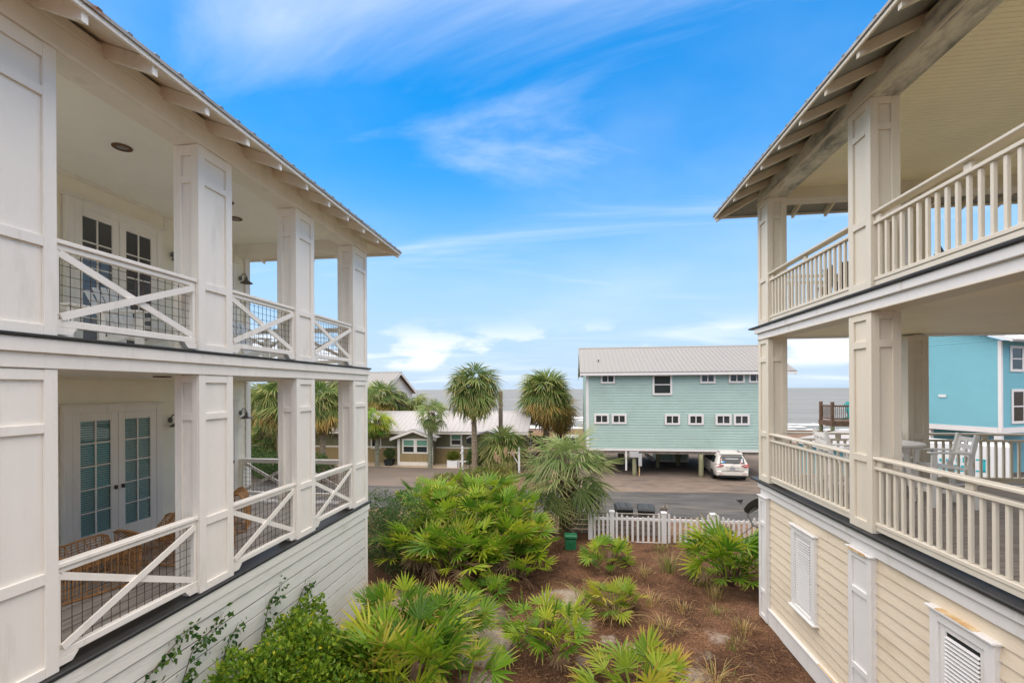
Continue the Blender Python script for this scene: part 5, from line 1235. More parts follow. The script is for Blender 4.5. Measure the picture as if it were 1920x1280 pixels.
for (x, y) in ((5.6, 9.15), (6.15, 9.15), (5.6, 9.7), (6.15, 9.7)): part(T, 'leg', B(x, y, RU_ + 0.002, x + 0.05, y + 0.05, RU_ + 0.419), POLYD)
adirondack((24.35, 40.3, 2.722), rad(20), 'turquoise garden chair on the brown beach lookout deck', TURQ, None) if False else None
def lookout_chair():
    A = local(thing('adirondack_chair', 'turquoise garden chair on the brown beach lookout deck', 'chair', (22.75, 40.2, 2.722), rad(20), None, 1.35))
    for k in range(5): part(A, 'back_slat', MB().beam(((k - 2) * 0.10, 0.2, 0.22), ((k - 2) * 0.13, 0.46, 1.12 - 0.03 * (k - 2) ** 2), 0.09, 0.02, up=(0, -1, 0.3)), TURQ)
    for k in range(4): part(A, 'seat_slat', B(-0.27, -0.3 + 0.12 * k, 0.36 - 0.03 * k, 0.27, -0.19 + 0.12 * k, 0.38 - 0.03 * k), TURQ)
    for s in (-1, 1):
        part(A, 'arm', B(s * 0.27, -0.4, 0.56, s * 0.43, 0.36, 0.58), TURQ); part(A, 'leg', B(s * 0.29, -0.36, 0, s * 0.33, -0.24, 0.559), TURQ)
        part(A, 'leg', MB().beam((s * 0.31, -0.30, 0.32), (s * 0.31, 0.6, 0.03), 0.03, 0.1), TURQ)
lookout_chair()
def bar_chair(loc, rz, label):
    """tall white poly-lumber armchair; faces local -y"""
    A = local(thing('bar_chair', label, 'chair', loc, rz, 'white tall chairs round the porch table'))
    for k in range(5): part(A, 'seat_slat', B(-0.25, -0.24 + 0.098 * k, 0.66 - 0.006 * k, 0.25, -0.15 + 0.098 * k, 0.685 - 0.006 * k), POLYW)
    for s in (-1, 1):
        part(A, 'front_leg', MB().beam((s * 0.29, -0.27, 0), (s * 0.27, -0.23, 0.90), 0.05, 0.07, up=(0, 1, 0)), POLYW)
        part(A, 'back_leg', MB().beam((s * 0.29, 0.33, 0), (s * 0.26, 0.24, 0.72), 0.05, 0.07, up=(0, 1, 0)), POLYW)
        part(A, 'back_upright', MB().beam((s * 0.245, 0.25, 0.721), (s * 0.235, 0.36, 1.22), 0.05, 0.06, up=(0, 1, 0)), POLYW)
        part(A, 'arm', B(s * 0.22, -0.31, 0.901, s * 0.32, 0.27, 0.93), POLYW)
        part(A, 'side_stretcher', MB().beam((s * 0.285, -0.25, 0.28), (s * 0.285, 0.30, 0.28), 0.03, 0.06), POLYW)
    for z in (1.13, 1.01, 0.89): part(A, 'back_slat', MB().beam((-0.21, 0.27 + (z - 0.75) * 0.22, z), (0.21, 0.27 + (z - 0.75) * 0.22, z), 0.025, 0.075), POLYW)
    for x in (-0.18, -0.0, 0.18): part(A, 'back_stile', MB().beam((x, 0.30, 0.86), (x, 0.358, 1.165), 0.07, 0.018, up=(0, 1, 0)), POLYW)
    part(A, 'foot_rest', B(-0.26, -0.27, 0.22, 0.26, -0.23, 0.30), POLYW)
    return A
fz = 3.382
bar_chair((6.30, 8.72, fz), rad(-100), 'white tall porch armchair right of the round table, facing it')
bar_chair((5.00, 9.25, fz), rad(85), 'white tall porch armchair left of the round table near the corner column')
bar_chair((6.25, 9.85, fz), rad(-15), 'white tall porch armchair on the far side of the round table')
T = thing('bar_table', 'round white tall table on the lower cream porch among the chairs', 'table', (5.72, 9.2, fz))
part(T, 'table_top', MB().lathe([(0.001, 0.955), (0.50, 0.955), (0.56, 0.985), (0.56, 1.01), (0.54, 1.02), (0.001, 1.02)], 28, (5.72, 9.2, fz)), POLYW, False)
for (dx, dy) in ((-1, -1), (1, -1), (-1, 1), (1, 1)): part(T, 'leg', MB().beam((5.72 + dx * 0.28, 9.2 + dy * 0.28, fz), (5.72 + dx * 0.20, 9.2 + dy * 0.20, fz + 0.954), 0.07, 0.07), POLYW)
part(T, 'apron', B(5.47, 8.95, fz + 0.85, 5.97, 9.45, fz + 0.953), POLYW)

def rattan_chair(loc, rz, label, w=0.95, scale=1.0):
    """low woven lounge chair: one flowing shell of canes, bent rim, woven skirt; faces local -y"""
    A = local(thing('rattan_chair', label, 'chair', loc, rz, 'woven rattan chairs on the lower porch', scale))
    # side profile (y, z) from seat front to top of back, rolled over
    prof = [(-0.50, 0.32), (-0.42, 0.36), (-0.22, 0.35), (0.0, 0.31), (0.18, 0.31), (0.30, 0.40), (0.40, 0.56), (0.50, 0.72), (0.58, 0.80), (0.68, 0.82), (0.76, 0.76), (0.80, 0.62), (0.82, 0.40), (0.84, 0.15), (0.84, 0.03)]
    hw = w / 2
    def S(u, k):   # u -1..1 across
        y, z = prof[k]; lift = (0.26 if k < 10 else 0.10) * max(0, abs(u) - 0.45) ** 1.3 * (1.6 if k < 6 else 0.6)
        return Vector((u * hw * (1 + 0.06 * math.sin(k * 0.4)), y, z + lift))
    m = MB()
    for i in range(27):
        u = -1 + 2 * i / 26; m.tube([S(u, k) for k in range(len(prof))], 0.0075, 4, False)
    m2 = MB()
    for k in range(len(prof) - 1):
        for f in (0.0, 0.5):
            pts = [S(-1 + 2 * i / 10, k).lerp(S(-1 + 2 * i / 10, k + 1), f) for i in range(11)]; m2.tube(pts, 0.0065, 4, False)
    sh_ = part(A, 'cane_shell', m, RATTAN, True, 'stuff'); part(A, 'cross_weave', m2, RATTAN, True, 'stuff')
    for s in (-1, 1): part(A, 'rim', MB().tube([S(s, k) for k in range(len(prof))], 0.018, 6), RATTAN, True)
    m3 = MB()
    for s in (-1, 1):
        for k in range(0, 9):
            for f in (0, 0.33, 0.66):
                a = S(s, k).lerp(S(s, k + 1), f); m3.tube([a, (a.x * 0.97, a.y, 0.02)], 0.006, 4, False)
    for i in range(22):
        u = -1 + 2 * i / 21; a = S(u, 0); m3.tube([a, (a.x, a.y + 0.05, 0.02)], 0.006, 4, False)
    for z in (0.08, 0.18, 0.27):
        m3.tube([(-hw * 0.98, 0.8, z), (-hw * 0.98, -0.46, z), (hw * 0.98, -0.46, z), (hw * 0.98, 0.8, z)], 0.006, 4, False)
    part(A, 'woven_skirt', m3, RATTAN, True, 'stuff')
    part(A, 'base_ring', MB().tube([(-hw, 0.84, 0.02), (-hw, -0.46, 0.02), (hw, -0.46, 0.02), (hw, 0.84, 0.02), (-hw, 0.84, 0.02)], 0.016, 6), RATTAN, True)
    return A
rattan_chair((-6.85, 5.55, 2.645), rad(160), 'large rattan lounge chair on the lower porch nearest the camera', 1.0, 1.0)
rattan_chair((-6.75, 6.85, 2.645), rad(-88), 'rattan chair turned sideways beside the first column of the lower porch', 0.95, 1.0)
rattan_chair((-7.1, 8.05, 2.645), rad(-60), 'rattan chair mostly hidden behind a column further along the lower porch', 0.8, 0.85)

# ================================================================== PLANTS
GREENS = [(0.0, (0.045, 0.12, 0.012)), (0.30, (0.115, 0.245, 0.016)), (0.6, (0.225, 0.375, 0.022)), (0.85, (0.40, 0.47, 0.032)), (1.0, (0.58, 0.53, 0.05))]
FR_PALMETTO = leafmat('palmetto_leaf', GREENS, (0.600, 0.390, 0.135), 0.70)
FR_YELLOW = leafmat('yellowing_palmetto_leaf', [(0.0, (0.128, 0.240, 0.021)), (0.4, (0.255, 0.360, 0.030)), (0.75, (0.450, 0.465, 0.045)), (1.0, (0.600, 0.450, 0.075))], (0.600, 0.330, 0.105), 0.62)
FR_SABAL = leafmat('sabal_leaf', [(0.0, (0.068, 0.128, 0.033)), (0.4, (0.128, 0.203, 0.048)), (0.75, (0.225, 0.300, 0.075)), (1.0, (0.375, 0.390, 0.120))], (0.600, 0.480, 0.195), 0.66, rough=0.5)
FR_SILVER = leafmat('silvery_sabal_leaf', [(0.0, (0.085, 0.15, 0.04)), (0.4, (0.15, 0.235, 0.065)), (0.8, (0.26, 0.34, 0.11)), (1.0, (0.42, 0.43, 0.15))], (0.600, 0.540, 0.255), 0.62, rough=0.5)
FR_AMBER = leafmat('amber_sabal_leaf', [(0.0, (0.075, 0.135, 0.030)), (0.45, (0.195, 0.225, 0.053)), (0.8, (0.450, 0.330, 0.075)), (1.0, (0.600, 0.330, 0.105))], (0.600, 0.345, 0.120), 0.5, rough=0.5)
FR_DEAD = leafmat('dead_frond', [(0.0, (0.13, 0.08, 0.045)), (0.6, (0.25, 0.16, 0.09)), (1.0, (0.38, 0.27, 0.17))], None, 0.9, 0.15, 0.8)
LEAFY = leafmat('glossy_shrub_leaf', [(0.0, (0.07, 0.15, 0.014)), (0.45, (0.17, 0.29, 0.022)), (0.8, (0.34, 0.43, 0.03)), (1.0, (0.58, 0.50, 0.03))], attr=False, rough=0.35)
LEAFD = leafmat('dark_shrub_leaf', [(0.0, (0.035, 0.085, 0.02)), (0.6, (0.075, 0.15, 0.035)), (0.95, (0.15, 0.23, 0.05)), (1.0, (0.30, 0.09, 0.06))], attr=False, rough=0.4)
LEAFYG = leafmat('yellow_green_shrub_leaf', [(0.0, (0.07, 0.115, 0.016)), (0.5, (0.16, 0.20, 0.02)), (1.0, (0.33, 0.31, 0.04))], attr=False)
VINEM = leafmat('vine_leaf', [(0.0, (0.022, 0.062, 0.012)), (0.6, (0.05, 0.12, 0.02)), (1.0, (0.12, 0.19, 0.03))], attr=False, rough=0.35)
GRASSM = leafmat('dry_grass', [(0.0, (0.24, 0.24, 0.07)), (0.4, (0.44, 0.34, 0.14)), (0.8, (0.60, 0.44, 0.21)), (1.0, (0.60, 0.31, 0.12))], attr=False, rough=0.7)
GREENG = leafmat('green_grass_blade', [(0.0, (0.11, 0.16, 0.03)), (0.5, (0.28, 0.30, 0.08)), (1.0, (0.55, 0.46, 0.20))], attr=False, rough=0.6)
STRAW = leafmat('pine_straw', [(0.0, (0.10, 0.05, 0.025)), (0.5, (0.24, 0.12, 0.06)), (1.0, (0.44, 0.27, 0.14))], attr=False, transl=0.05, rough=0.9)
PLUME = leafmat('grass_plume', [(0.0, (0.48, 0.33, 0.19)), (1.0, (0.68, 0.52, 0.34))], attr=False, rough=0.9)
BARK = M('palm_trunk_bark', (0.20, 0.155, 0.105), 0.95, 0.35, 4, 0.6, 25, stretch=(1, 1, 5), rgb2=(0.36, 0.28, 0.19))
BARKG = M('lichen_palm_bark', (0.22, 0.22, 0.15), 0.95, 0.3, 4, 0.6, 25, stretch=(1, 1, 3), rgb2=(0.36, 0.36, 0.27))
BOOTM = M('leaf_base_fibre', (0.11, 0.07, 0.042), 0.95, 0.4, 8, 0.5, 30)
TWIG = M('shrub_twig', (0.13, 0.10, 0.07), 0.9, 0.3, 8)
def set_leaf(me, cols):
    a = me.color_attributes.new('leaf', 'FLOAT_COLOR', 'POINT')
    flat = []
    for c in cols: flat += [c[0], c[1], c[2], 1.0]
    a.data.foreach_set('color', flat)
def fan_frond(seed, R=0.5, pet=0.7, n=24, spread=115, bend=25, droop=0.10, fold=0.10, wid=1.0, splay=0.05, tipn=0.6, mat=None):
    """fan leaf: petiole along +x, blade of n folded leaflets; attribute leaf = (along leaflet, random, tip wear)"""
    r = random.Random(seed); v = []; f = []; col = []
    def add(p, c): v.append(tuple(p)); col.append(c); return len(v) - 1
    # petiole, gently arched
    pr = 0.010 + 0.006 * R
    rings = []
    for k in range(4):
        t = k / 3; c = Vector((pet * t, 0, -0.10 * pet * t * t)); ring = []
        for j in range(3):
            a = 2 * math.pi * j / 3; ring.append(add(c + Vector((0, math.cos(a), math.sin(a))) * pr * (1.3 - 0.5 * t), (0.1, 0.75, 0)))
        rings.append(ring)
    for a, b in zip(rings, rings[1:]):
        for j in range(3): f.append((a[j], a[(j + 1) % 3], b[(j + 1) % 3], b[j]))
    hub = Vector((pet, 0, -0.10 * pet)); cb, sb = math.cos(rad(bend)), math.sin(rad(bend))
    dth = rad(2 * spread / (n - 1))
    for i in range(n):
        th = rad(-spread) + dth * i + r.uniform(-0.25, 0.25) * dth
        q = abs(th) / rad(spread)
        ln = R * (1 - 0.30 * q * q) * r.uniform(0.88, 1.08)
        lr = r.random(); wear = 1.0 if r.random() < tipn else 0.15
        dz0 = r.gauss(0, splay); dr = droop * r.uniform(0.6, 1.5)
        stations = (0.0, 0.33, 0.62, 1.0)
        prev = None
        for s in stations:
            rr_ = ln * s
            w = (min(rr_ * dth * 0.52, R * 0.060 * wid) if s < 0.35 else R * 0.046 * wid * (1.0 if s < 0.8 else 0.05)) + 0.0012
            zc = -dr * R * s * s * (1 + s) + dz0 * rr_ - fold * rr_ * abs(math.sin(th)) * 0.6
            ct, st = math.cos(th), math.sin(th)
            mid = Vector((rr_ * ct, rr_ * st, zc - w * 0.45)); e = Vector((-st, ct, 0)) * w
            pts = [mid - e + Vector((0, 0, w * 0.5)), mid, mid + e + Vector((0, 0, w * 0.5))]
            idx = []
            for p in pts:
                p = Vector((p.x * cb + p.z * sb, p.y, -p.x * sb + p.z * cb)) + hub
                idx.append(add(p, (s, lr, wear)))
            if prev:
                f.append((prev[0], prev[1], idx[1], idx[0])); f.append((prev[1], prev[2], idx[2], idx[1]))
            prev = idx
    me = bpy.data.meshes.new('frond'); me.from_pydata(v, [], f); me.materials.append(mat); set_leaf(me, col); me.update(); return me
PALMETTO = [fan_frond(10 + k, 0.46 + 0.05 * (k % 3), 0.50, 13, 74 + 14 * (k % 3), (13 * k) % 45, 0.01 + 0.03 * (k % 3), -0.18 + 0.12 * (k % 3), 1.0, 0.07, 0.55, FR_PALMETTO) for k in range(10)]
SABAL = [fan_frond(40 + k, 1.0, 0.80, 28, 125, 6 + 13 * (k % 4), 0.12 + 0.11 * (k % 3), 0.30, 0.66, 0.14, 0.7, FR_SABAL) for k in range(6)]
DROOPY = [fan_frond(60 + k, 1.0, 0.9, 32, 112, 4 + 14 * (k % 3), 0.08 + 0.13 * (k % 3), 0.16, 0.40, 0.16, 0.8, FR_SILVER) for k in range(5)]
def orient(az, el, roll):
    return Matrix.Rotation(az, 4, 'Z') @ Matrix.Rotation(-el, 4, 'Y') @ Matrix.Rotation(roll, 4, 'X')
def palmetto(loc, n, label, stem=0.15, spread=0.35, size=1.0, mat=None, el=(15, 80), seed=0, group='saw palmettos in the yard', dead=4, lean=(0, 0), light=None):
    r = random.Random(seed * 17 + 5); x, y = loc; z = gz(x, y)
    P = thing('saw_palmetto', label, 'shrub', (x, y, z), 0, group)
    m = MB()
    for k in range(3):
        a = r.uniform(0, 6.28); q = spread * 0.6
        m.tube([(x, y, z - 0.1), (x + q * 0.5 * math.cos(a), y + q * 0.5 * math.sin(a), z + stem * 0.5), (x + q * math.cos(a), y + q * math.sin(a), z + stem + 0.08)], [0.07, 0.065, 0.05], 7)
    part(P, 'stem', m, BOOTM, True)
    if not group.endswith('thicket'): n = int(n * 1.05)
    for k in range(n):
        a = 6.2832 * (k * 0.618 + r.uniform(-0.06, 0.06)); e = rad(el[0] + (el[1] - el[0]) * r.random() ** 0.72); q = spread * math.sqrt(r.random())
        b = (x + q * math.cos(a) + lean[0] * r.random(), y + q * math.sin(a) + lean[1] * r.random(), z + stem * r.uniform(0.35, 1.0))
        s = size * r.uniform(0.62, 1.18)
        inst(P, 'frond', PALMETTO[r.randrange(len(PALMETTO))], b, orient(a, e, r.gauss(0, 0.35)), s, mat)
    for k in range(dead):
        a = r.uniform(0, 6.28)
        inst(P, 'dead_frond', PALMETTO[r.randrange(len(PALMETTO))], (x + spread * 0.6 * math.cos(a), y + spread * 0.6 * math.sin(a), z + stem * 0.7 + 0.1), orient(a, rad(r.uniform(-35, 5)), r.gauss(0, 0.4)), size * 0.75, FR_DEAD)
    return P
def palm(loc, z_crown, label, n, size, trunk_r=0.17, kind=SABAL, mat=None, z0=None, el=(-62, 82), lean=0.0, bark=None, dead=6, seed=0, shag=0.0, amber=0.0, group='sabal palms'):
    r = random.Random(seed * 31 + 9); x, y = loc; z0 = gz(x, y) if z0 is None else z0
    P = thing('palm_tree', label, 'palm tree', (x, y, z0), 0, group)
    prof = []; H_ = z_crown - z0; nseg = max(6, int(H_ / 0.16)); m = MB(); pts = []; rs = []
    for k in range(nseg + 1):
        t = k / nseg; pts.append((x + lean * t * t + 0.03 * math.sin(3 * t + seed), y, z0 - 0.15 + (H_ + 0.1) * t))
        sg = 1 + (shag * (1 if t > 0.45 else 0.0)) + 0.10 * (k % 2)
        rs.append(trunk_r * (1.15 - 0.25 * t) * sg * r.uniform(0.95, 1.06))
    n = int(n * 1.3) if kind is SABAL else n
    m.tube(pts, rs, 14); part(P, 'trunk', m, bark or BARK, True)
    cx = x + lean; c0 = Vector((cx, y, z_crown))
    cm = MB()                           # crown core: overlapping leaf bases
    for k in range(26):
        a = k * 2.4; h = -0.55 + 0.95 * k / 26; rr_ = trunk_r * (1.35 - 0.5 * k / 26)
        p = c0 + Vector((rr_ * math.cos(a), rr_ * math.sin(a), h * size)); q = p + Vector((0.20 * math.cos(a), 0.20 * math.sin(a), 0.30)) * size
        cm.tube([p, q], [0.07 * size, 0.025 * size], 5)
    C = part(P, 'crown', cm, BOOTM)
    for k in range(n):
        t = (k + 0.5) / n; a = 6.2832 * (k * 0.618) + r.uniform(-0.2, 0.2)
        s_ = math.sin(rad(el[0])) + (math.sin(rad(el[1])) - math.sin(rad(el[0]))) * t
        e = math.asin(max(-1, min(1, s_))) + r.gauss(0, 0.08)
        b = c0 + Vector((0.10 * math.cos(a), 0.10 * math.sin(a), 0.30 * s_)) * size
        mm = mat
        if amber and t < amber and r.random() < 0.75: mm = FR_AMBER
        inst(C, 'frond', kind[r.randrange(len(kind))], b, orient(a, e, r.gauss(0, 0.30)), size * r.uniform(0.85, 1.12), mm)
    for k in range(dead):
        a = r.uniform(0, 6.28); inst(C, 'dead_frond', kind[r.randrange(len(kind))], c0 + Vector((0.1 * math.cos(a), 0.1 * math.sin(a), -0.3)) * size, orient(a, rad(r.uniform(-82, -60)), r.gauss(0, 0.4)), size * 0.7, FR_DEAD)
    return P
def leaf_cloud(lumps, count, leaf, seed, stretch=1.7, shell=0.55):
    """leaf-sized folded faces spread through overlapping lumps (cx,cy,cz,rx,ry,rz); returns mesh builder and colours"""
    r = random.Random(seed); mb = MB(); cols = []
    wts = [a[3] * a[4] * a[5] for a in lumps]; tot = sum(wts)
    for (cx, cy, cz, rx, ry, rz), w in zip(lumps, wts):
        for k in range(int(count * w / tot)):
            d = Vector((r.gauss(0, 1), r.gauss(0, 1), r.gauss(0, 1))).normalized()
            q = (r.random() ** (1 / 3)) if r.random() > shell else r.uniform(0.82, 1.06)
            q *= 0.86 + 0.30 * mnoise.noise((d.x * 2.2 + cx, d.y * 2.2 + cy, d.z * 2.2 + seed))
            p = Vector((cx + d.x * rx * q, cy + d.y * ry * q, cz + d.z * rz * q))
            if p.z < -0.1: continue
            ax = (d * 0.6 + Vector((r.gauss(0, 1), r.gauss(0, 1), r.gauss(0, 0.8) + 0.3)).normalized()).normalized()
            sd = ax.cross(Vector((r.gauss(0, 1), r.gauss(0, 1), r.gauss(0, 1)))).normalized(); up = sd.cross(ax)
            l = leaf * r.uniform(0.7, 1.3); wd = l / stretch / 2
            n = len(mb.v)
            mb.v += [tuple(p), tuple(p + ax * l * 0.45 + sd * wd + up * wd * 0.4), tuple(p + ax * l), tuple(p + ax * l * 0.45 - sd * wd + up * wd * 0.4)]
            mb.f += [(n, n + 1, n + 2), (n, n + 2, n + 3)]
            lr = min(1, max(0, r.gauss(0.42, 0.24))); cols += [(0, lr, 0)] * 4
    return mb, cols
def shrub(name, label, loc, lumps, count, leaf, mat, seed, stems=6, cat='shrub', stretch=1.7, shell=0.55, group=None):
    x, y, z = loc; S = thing(name, label, cat, loc, 0, group)
    mb, cols = leaf_cloud(lumps, count, leaf, seed, stretch, shell)
    o = part(S, 'foliage', mb, mat, kind='stuff'); set_leaf(o.data, cols)
    r = random.Random(seed); m = MB()
    for k in range(stems):
        L_ = lumps[k % len(lumps)]; t = Vector((L_[0] + r.uniform(-.5, .5) * L_[3], L_[1] + r.uniform(-.5, .5) * L_[4], L_[2] + 0.4 * L_[5]))
        b = Vector((x + r.uniform(-.15, .15), y + r.uniform(-.15, .15), z - 0.05)); m.tube([b, b.lerp(t, 0.5) + Vector((0, 0, 0.1)), t], [0.025, 0.018, 0.006], 6)
    part(S, 'stems', m, TWIG, True)
    return S
def grass_tuft(name, label, loc, n, h, spread, mat, seed, group=None, bend=0.6, cat='grass'):
    r = random.Random(seed); x, y = loc; z = gz(x, y); mb = MB(); cols = []
    for k in range(n):
        a = r.uniform(0, 6.28); q = spread * 0.25 * r.random(); l = h * r.uniform(0.5, 1.15); out = l * bend * r.uniform(0.3, 1.3); w = 0.009 * (0.6 + h)
        b = Vector((x + q * math.cos(a), y + q * math.sin(a), z - 0.01)); d = Vector((math.cos(a), math.sin(a), 0)); s = Vector((-d.y, d.x, 0)) * w; n0 = len(mb.v); lr = r.random()
        for t in (0, 0.4, 0.75, 1.0):
            p = b + d * out * t ** 1.8 + Vector((0, 0, l * (t - 0.55 * bend * t ** 3))); ww = 1 - 0.85 * t
            mb.v += [tuple(p - s * ww), tuple(p + s * ww)]; cols += [(t, lr, 0)] * 2
        for i in range(3): mb.f.append((n0 + 2 * i, n0 + 2 * i + 1, n0 + 2 * i + 3, n0 + 2 * i + 2))
    o = single(name, mb, mat, label, cat, group=group); set_leaf(o.data, cols); return o

# ---- palms
palm((-6.75, 31.0), 5.35, 'tall sabal palm with full round crown in front of the cottage', 46, 1.22, 0.17, SABAL, FR_SABAL, -0.5, (-68, 82), 0, seed=1, dead=3)
palm((-2.15, 38.6), 4.75, 'large dense sabal palm with amber skirt left of the seafoam house', 84, 1.42, 0.24, SABAL, FR_SABAL, -0.5, (-72, 84), 0, seed=2, amber=0.45, dead=8)
palm((-10.6, 33.2), 3.35, 'small slender palm with shaggy brown trunk before the cottage bay', 15, 0.80, 0.15, SABAL, FR_SILVER, -0.5, (-50, 80), 0.1, seed=3, shag=0.25, bark=BARKG, dead=1)
palm((-14.95, 33.6), 2.75, 'young bright green palm at the left end of the cottage', 20, 0.85, 0.15, SABAL, FR_PALMETTO, -0.5, (-40, 80), 0.0, seed=4, bark=BARKG, dead=1)
palm((-0.25, 16.75), 2.12, 'silvery drooping palm with short trunk beside the picket fence', 34, 1.08, 0.20, DROOPY, FR_SILVER, None, (-32, 84), 0.05, seed=5, shag=0.2, bark=BOOTM, dead=3)
palm((-5.7, 32.9), 0.9, 'low trunked dark fan palm around the utility pole', 26, 1.15, 0.16, SABAL, FR_SABAL, -0.5, (-5, 82), 0.6, seed=6, dead=0)
for i, (x, y, zc, s, n, lab) in enumerate(((-20.2, 37.5, 4.1, 1.15, 44, 'amber tinged palm nearest the white porch, left edge of the palm clump'), (-17.6, 40.5, 4.2, 1.25, 48, 'dark palm in the clump beneath the pale gable'), (-15.6, 42.5, 3.4, 1.25, 44, 'orange tinged palm at the right of the clump below the pale gable'),
                                         (-19.5, 36.5, 5.3, 0.85, 34, 'topmost palm of the clump, tight against the white porch column'), (-13.6, 44.0, 2.6, 1.05, 36, 'lowest palm at the right end of the palm clump'),
                                         (-23.2, 31.5, 4.3, 1.25, 46, 'palm filling the last lower bay of the white porch'), (-25.6, 32.5, 3.9, 1.2, 44, 'palm seen beside the porch lamp through the white porch'), (-21.5, 29.6, 2.0, 0.85, 20, 'small yellow green palm seen low through the white porch'))):
    palm((x, y), zc, lab, n, s, 0.18, SABAL, FR_SABAL, -0.5, (-70, 84), 0, seed=20 + i, amber=0.55, dead=5, group='palms in the clump behind the court')
palm((-1.1, 41.5), 3.1, 'shadowed palm standing behind the large amber skirted palm', 30, 1.1, 0.2, SABAL, FR_AMBER, -0.5, (-70, 60), 0, seed=41, dead=6)

for i, (x, y, zc, s, n, lab) in enumerate(((-16.6, 28.6, 4.4, 1.1, 44, 'palm behind the corner column of the white porch'), (-19.4, 28.2, 4.6, 1.1, 44, 'palm in the middle of the view through the white porch'), (-22.0, 34.5, 5.2, 1.2, 44, 'tallest palm seen through the end of the white porch'))):
    palm((x, y), zc, lab, n, s, 0.18, SABAL, FR_SABAL, -0.5, (-72, 84), 0, seed=50 + i, amber=0.35, dead=5, group='palms beyond the end of the white porch')
shrub('dark_hedge', 'dense green hedge low behind the end railing of the white porch', (-16.8, 27.2, -0.5), [(-15.9, 27.0, 0.4, 1.0, 0.9, 1.1), (-17.4, 27.4, 0.6, 1.2, 0.9, 1.2), (-19.0, 26.6, 0.4, 1.0, 0.8, 1.0)], 7000, 0.12, LEAFD, 15, 5)
# ---- saw palmettos: the big thicket, then single clumps
thick = [(-4.35, 12.6, 38, 0.85, 1.05), (-3.2, 12.2, 40, 0.80, 1.12), (-2.1, 12.9, 38, 0.95, 1.10), (-1.6, 13.5, 30, 0.85, 1.0), (-2.7, 13.8, 38, 1.25, 1.10), (-3.9, 14.0, 36, 1.25, 1.10),
         (-1.9, 14.8, 32, 1.35, 1.02), (-2.9, 15.4, 34, 1.55, 1.08), (-4.6, 15.2, 32, 1.5, 1.05), (-2.3, 16.4, 30, 1.50, 1.05), (-5.6, 16.6, 28, 1.3, 1.05), (-1.55, 12.6, 16, 0.35, 0.85)]
tl_ = ['front left', 'front middle', 'front right of centre', 'right edge', 'centre', 'centre left', 'right, second row', 'middle, back row', 'left, back row', 'right, back row', 'far left, highest against the court', 'low right front']
for i, (x, y, n, st, s) in enumerate(thick):
    palmetto((x, y), int(n * 1.55), 'saw palmetto in the big thicket, %s' % tl_[i], st, 0.55, s, FR_PALMETTO if i % 4 else None, (5, 82), 100 + i, 'saw palmettos of the big thicket', dead=6)
palmetto((-2.15, 10.95), 18, 'small saw palmetto at the front foot of the big thicket', 0.20, 0.25, 0.80, FR_PALMETTO, (10, 75), 31)
palmetto((1.05, 13.9), 34, 'rounded saw palmetto against the picket fence right of the green pedestal', 0.22, 0.40, 0.72, FR_PALMETTO, (5, 78), 32)
palmetto((4.22, 12.9), 54, 'tall saw palmetto at the far corner of the cream house', 0.62, 0.42, 1.22, FR_PALMETTO, (5, 86), 33, dead=4)
palmetto((0.95, 11.1), 34, 'yellow orange saw palmetto in the middle of the mulch', 0.20, 0.28, 0.78, FR_YELLOW, (20, 82), 34)
palmetto((-0.55, 9.25), 44, 'wide green saw palmetto in the centre foreground with brown skirt', 0.38, 0.55, 0.82, FR_PALMETTO, (0, 80), 35, dead=6)
palmetto((1.05, 7.95), 32, 'low yellow green saw palmetto at the bottom edge of the picture', 0.12, 0.42, 0.98, FR_YELLOW, (15, 75), 36, dead=2)
palmetto((-2.55, 9.05), 44, 'saw palmetto at the far right of the left foreground clump', 0.40, 0.50, 0.92, FR_PALMETTO, (5, 80), 37)
palmetto((-3.75, 9.30), 36, 'saw palmetto by the boarded wall corner of the white house', 0.38, 0.45, 0.92, FR_PALMETTO, (10, 82), 38)
palmetto((-2.75, 7.15), 30, 'closest saw palmetto with long upright leaves, bottom left of centre', 0.70, 0.45, 1.25, FR_PALMETTO, (35, 85), 39, dead=3)
palmetto((-3.55, 6.95), 16, 'upright saw palmetto beside the leafy shrub, bottom left', 0.60, 0.25, 1.15, FR_YELLOW, (50, 86), 40, dead=1)
palmetto((-1.85, 7.55), 12, 'low saw palmetto at the bottom edge right of the closest clump', 0.25, 0.2, 0.9, FR_PALMETTO, (15, 60), 42, dead=0)
palmetto((2.05, 7.45), 8, 'sparse yellow saw palmetto at the bottom edge, right of the low clump', 0.05, 0.15, 0.8, FR_YELLOW, (15, 60), 43, dead=0)

# ---- shrubs and vines
shrub('leafy_shrub', 'bright green leafy shrub against the boarded wall, bottom left', (-4.1, 6.2, 0.1), [(-4.35, 5.6, 1.15, 0.6, 0.75, 0.85), (-4.0, 6.3, 1.15, 0.75, 0.8, 0.85), (-3.6, 6.9, 0.8, 0.6, 0.6, 0.75), (-4.45, 6.7, 1.35, 0.45, 0.5, 0.55), (-3.5, 6.0, 0.8, 0.7, 0.7, 0.75), (-4.55, 7.35, 1.25, 0.35, 0.45, 0.65), (-3.15, 6.5, 0.75, 0.55, 0.6, 0.7), (-4.5, 4.9, 0.8, 0.45, 0.6, 0.7)], 26000, 0.078, LEAFY, 4, 10)
shrub('dense_shrub', 'dark dense shrub in the shade at the left edge of the thicket', (-5.3, 13.0, 0.1), [(-5.4, 12.6, 1.1, 0.85, 0.8, 1.0), (-5.0, 13.3, 1.35, 0.85, 0.9, 1.0), (-6.2, 13.6, 1.2, 1.0, 1.0, 1.1), (-4.7, 12.2, 0.6, 0.6, 0.5, 0.55)], 15000, 0.055, LEAFD, 5, 8)
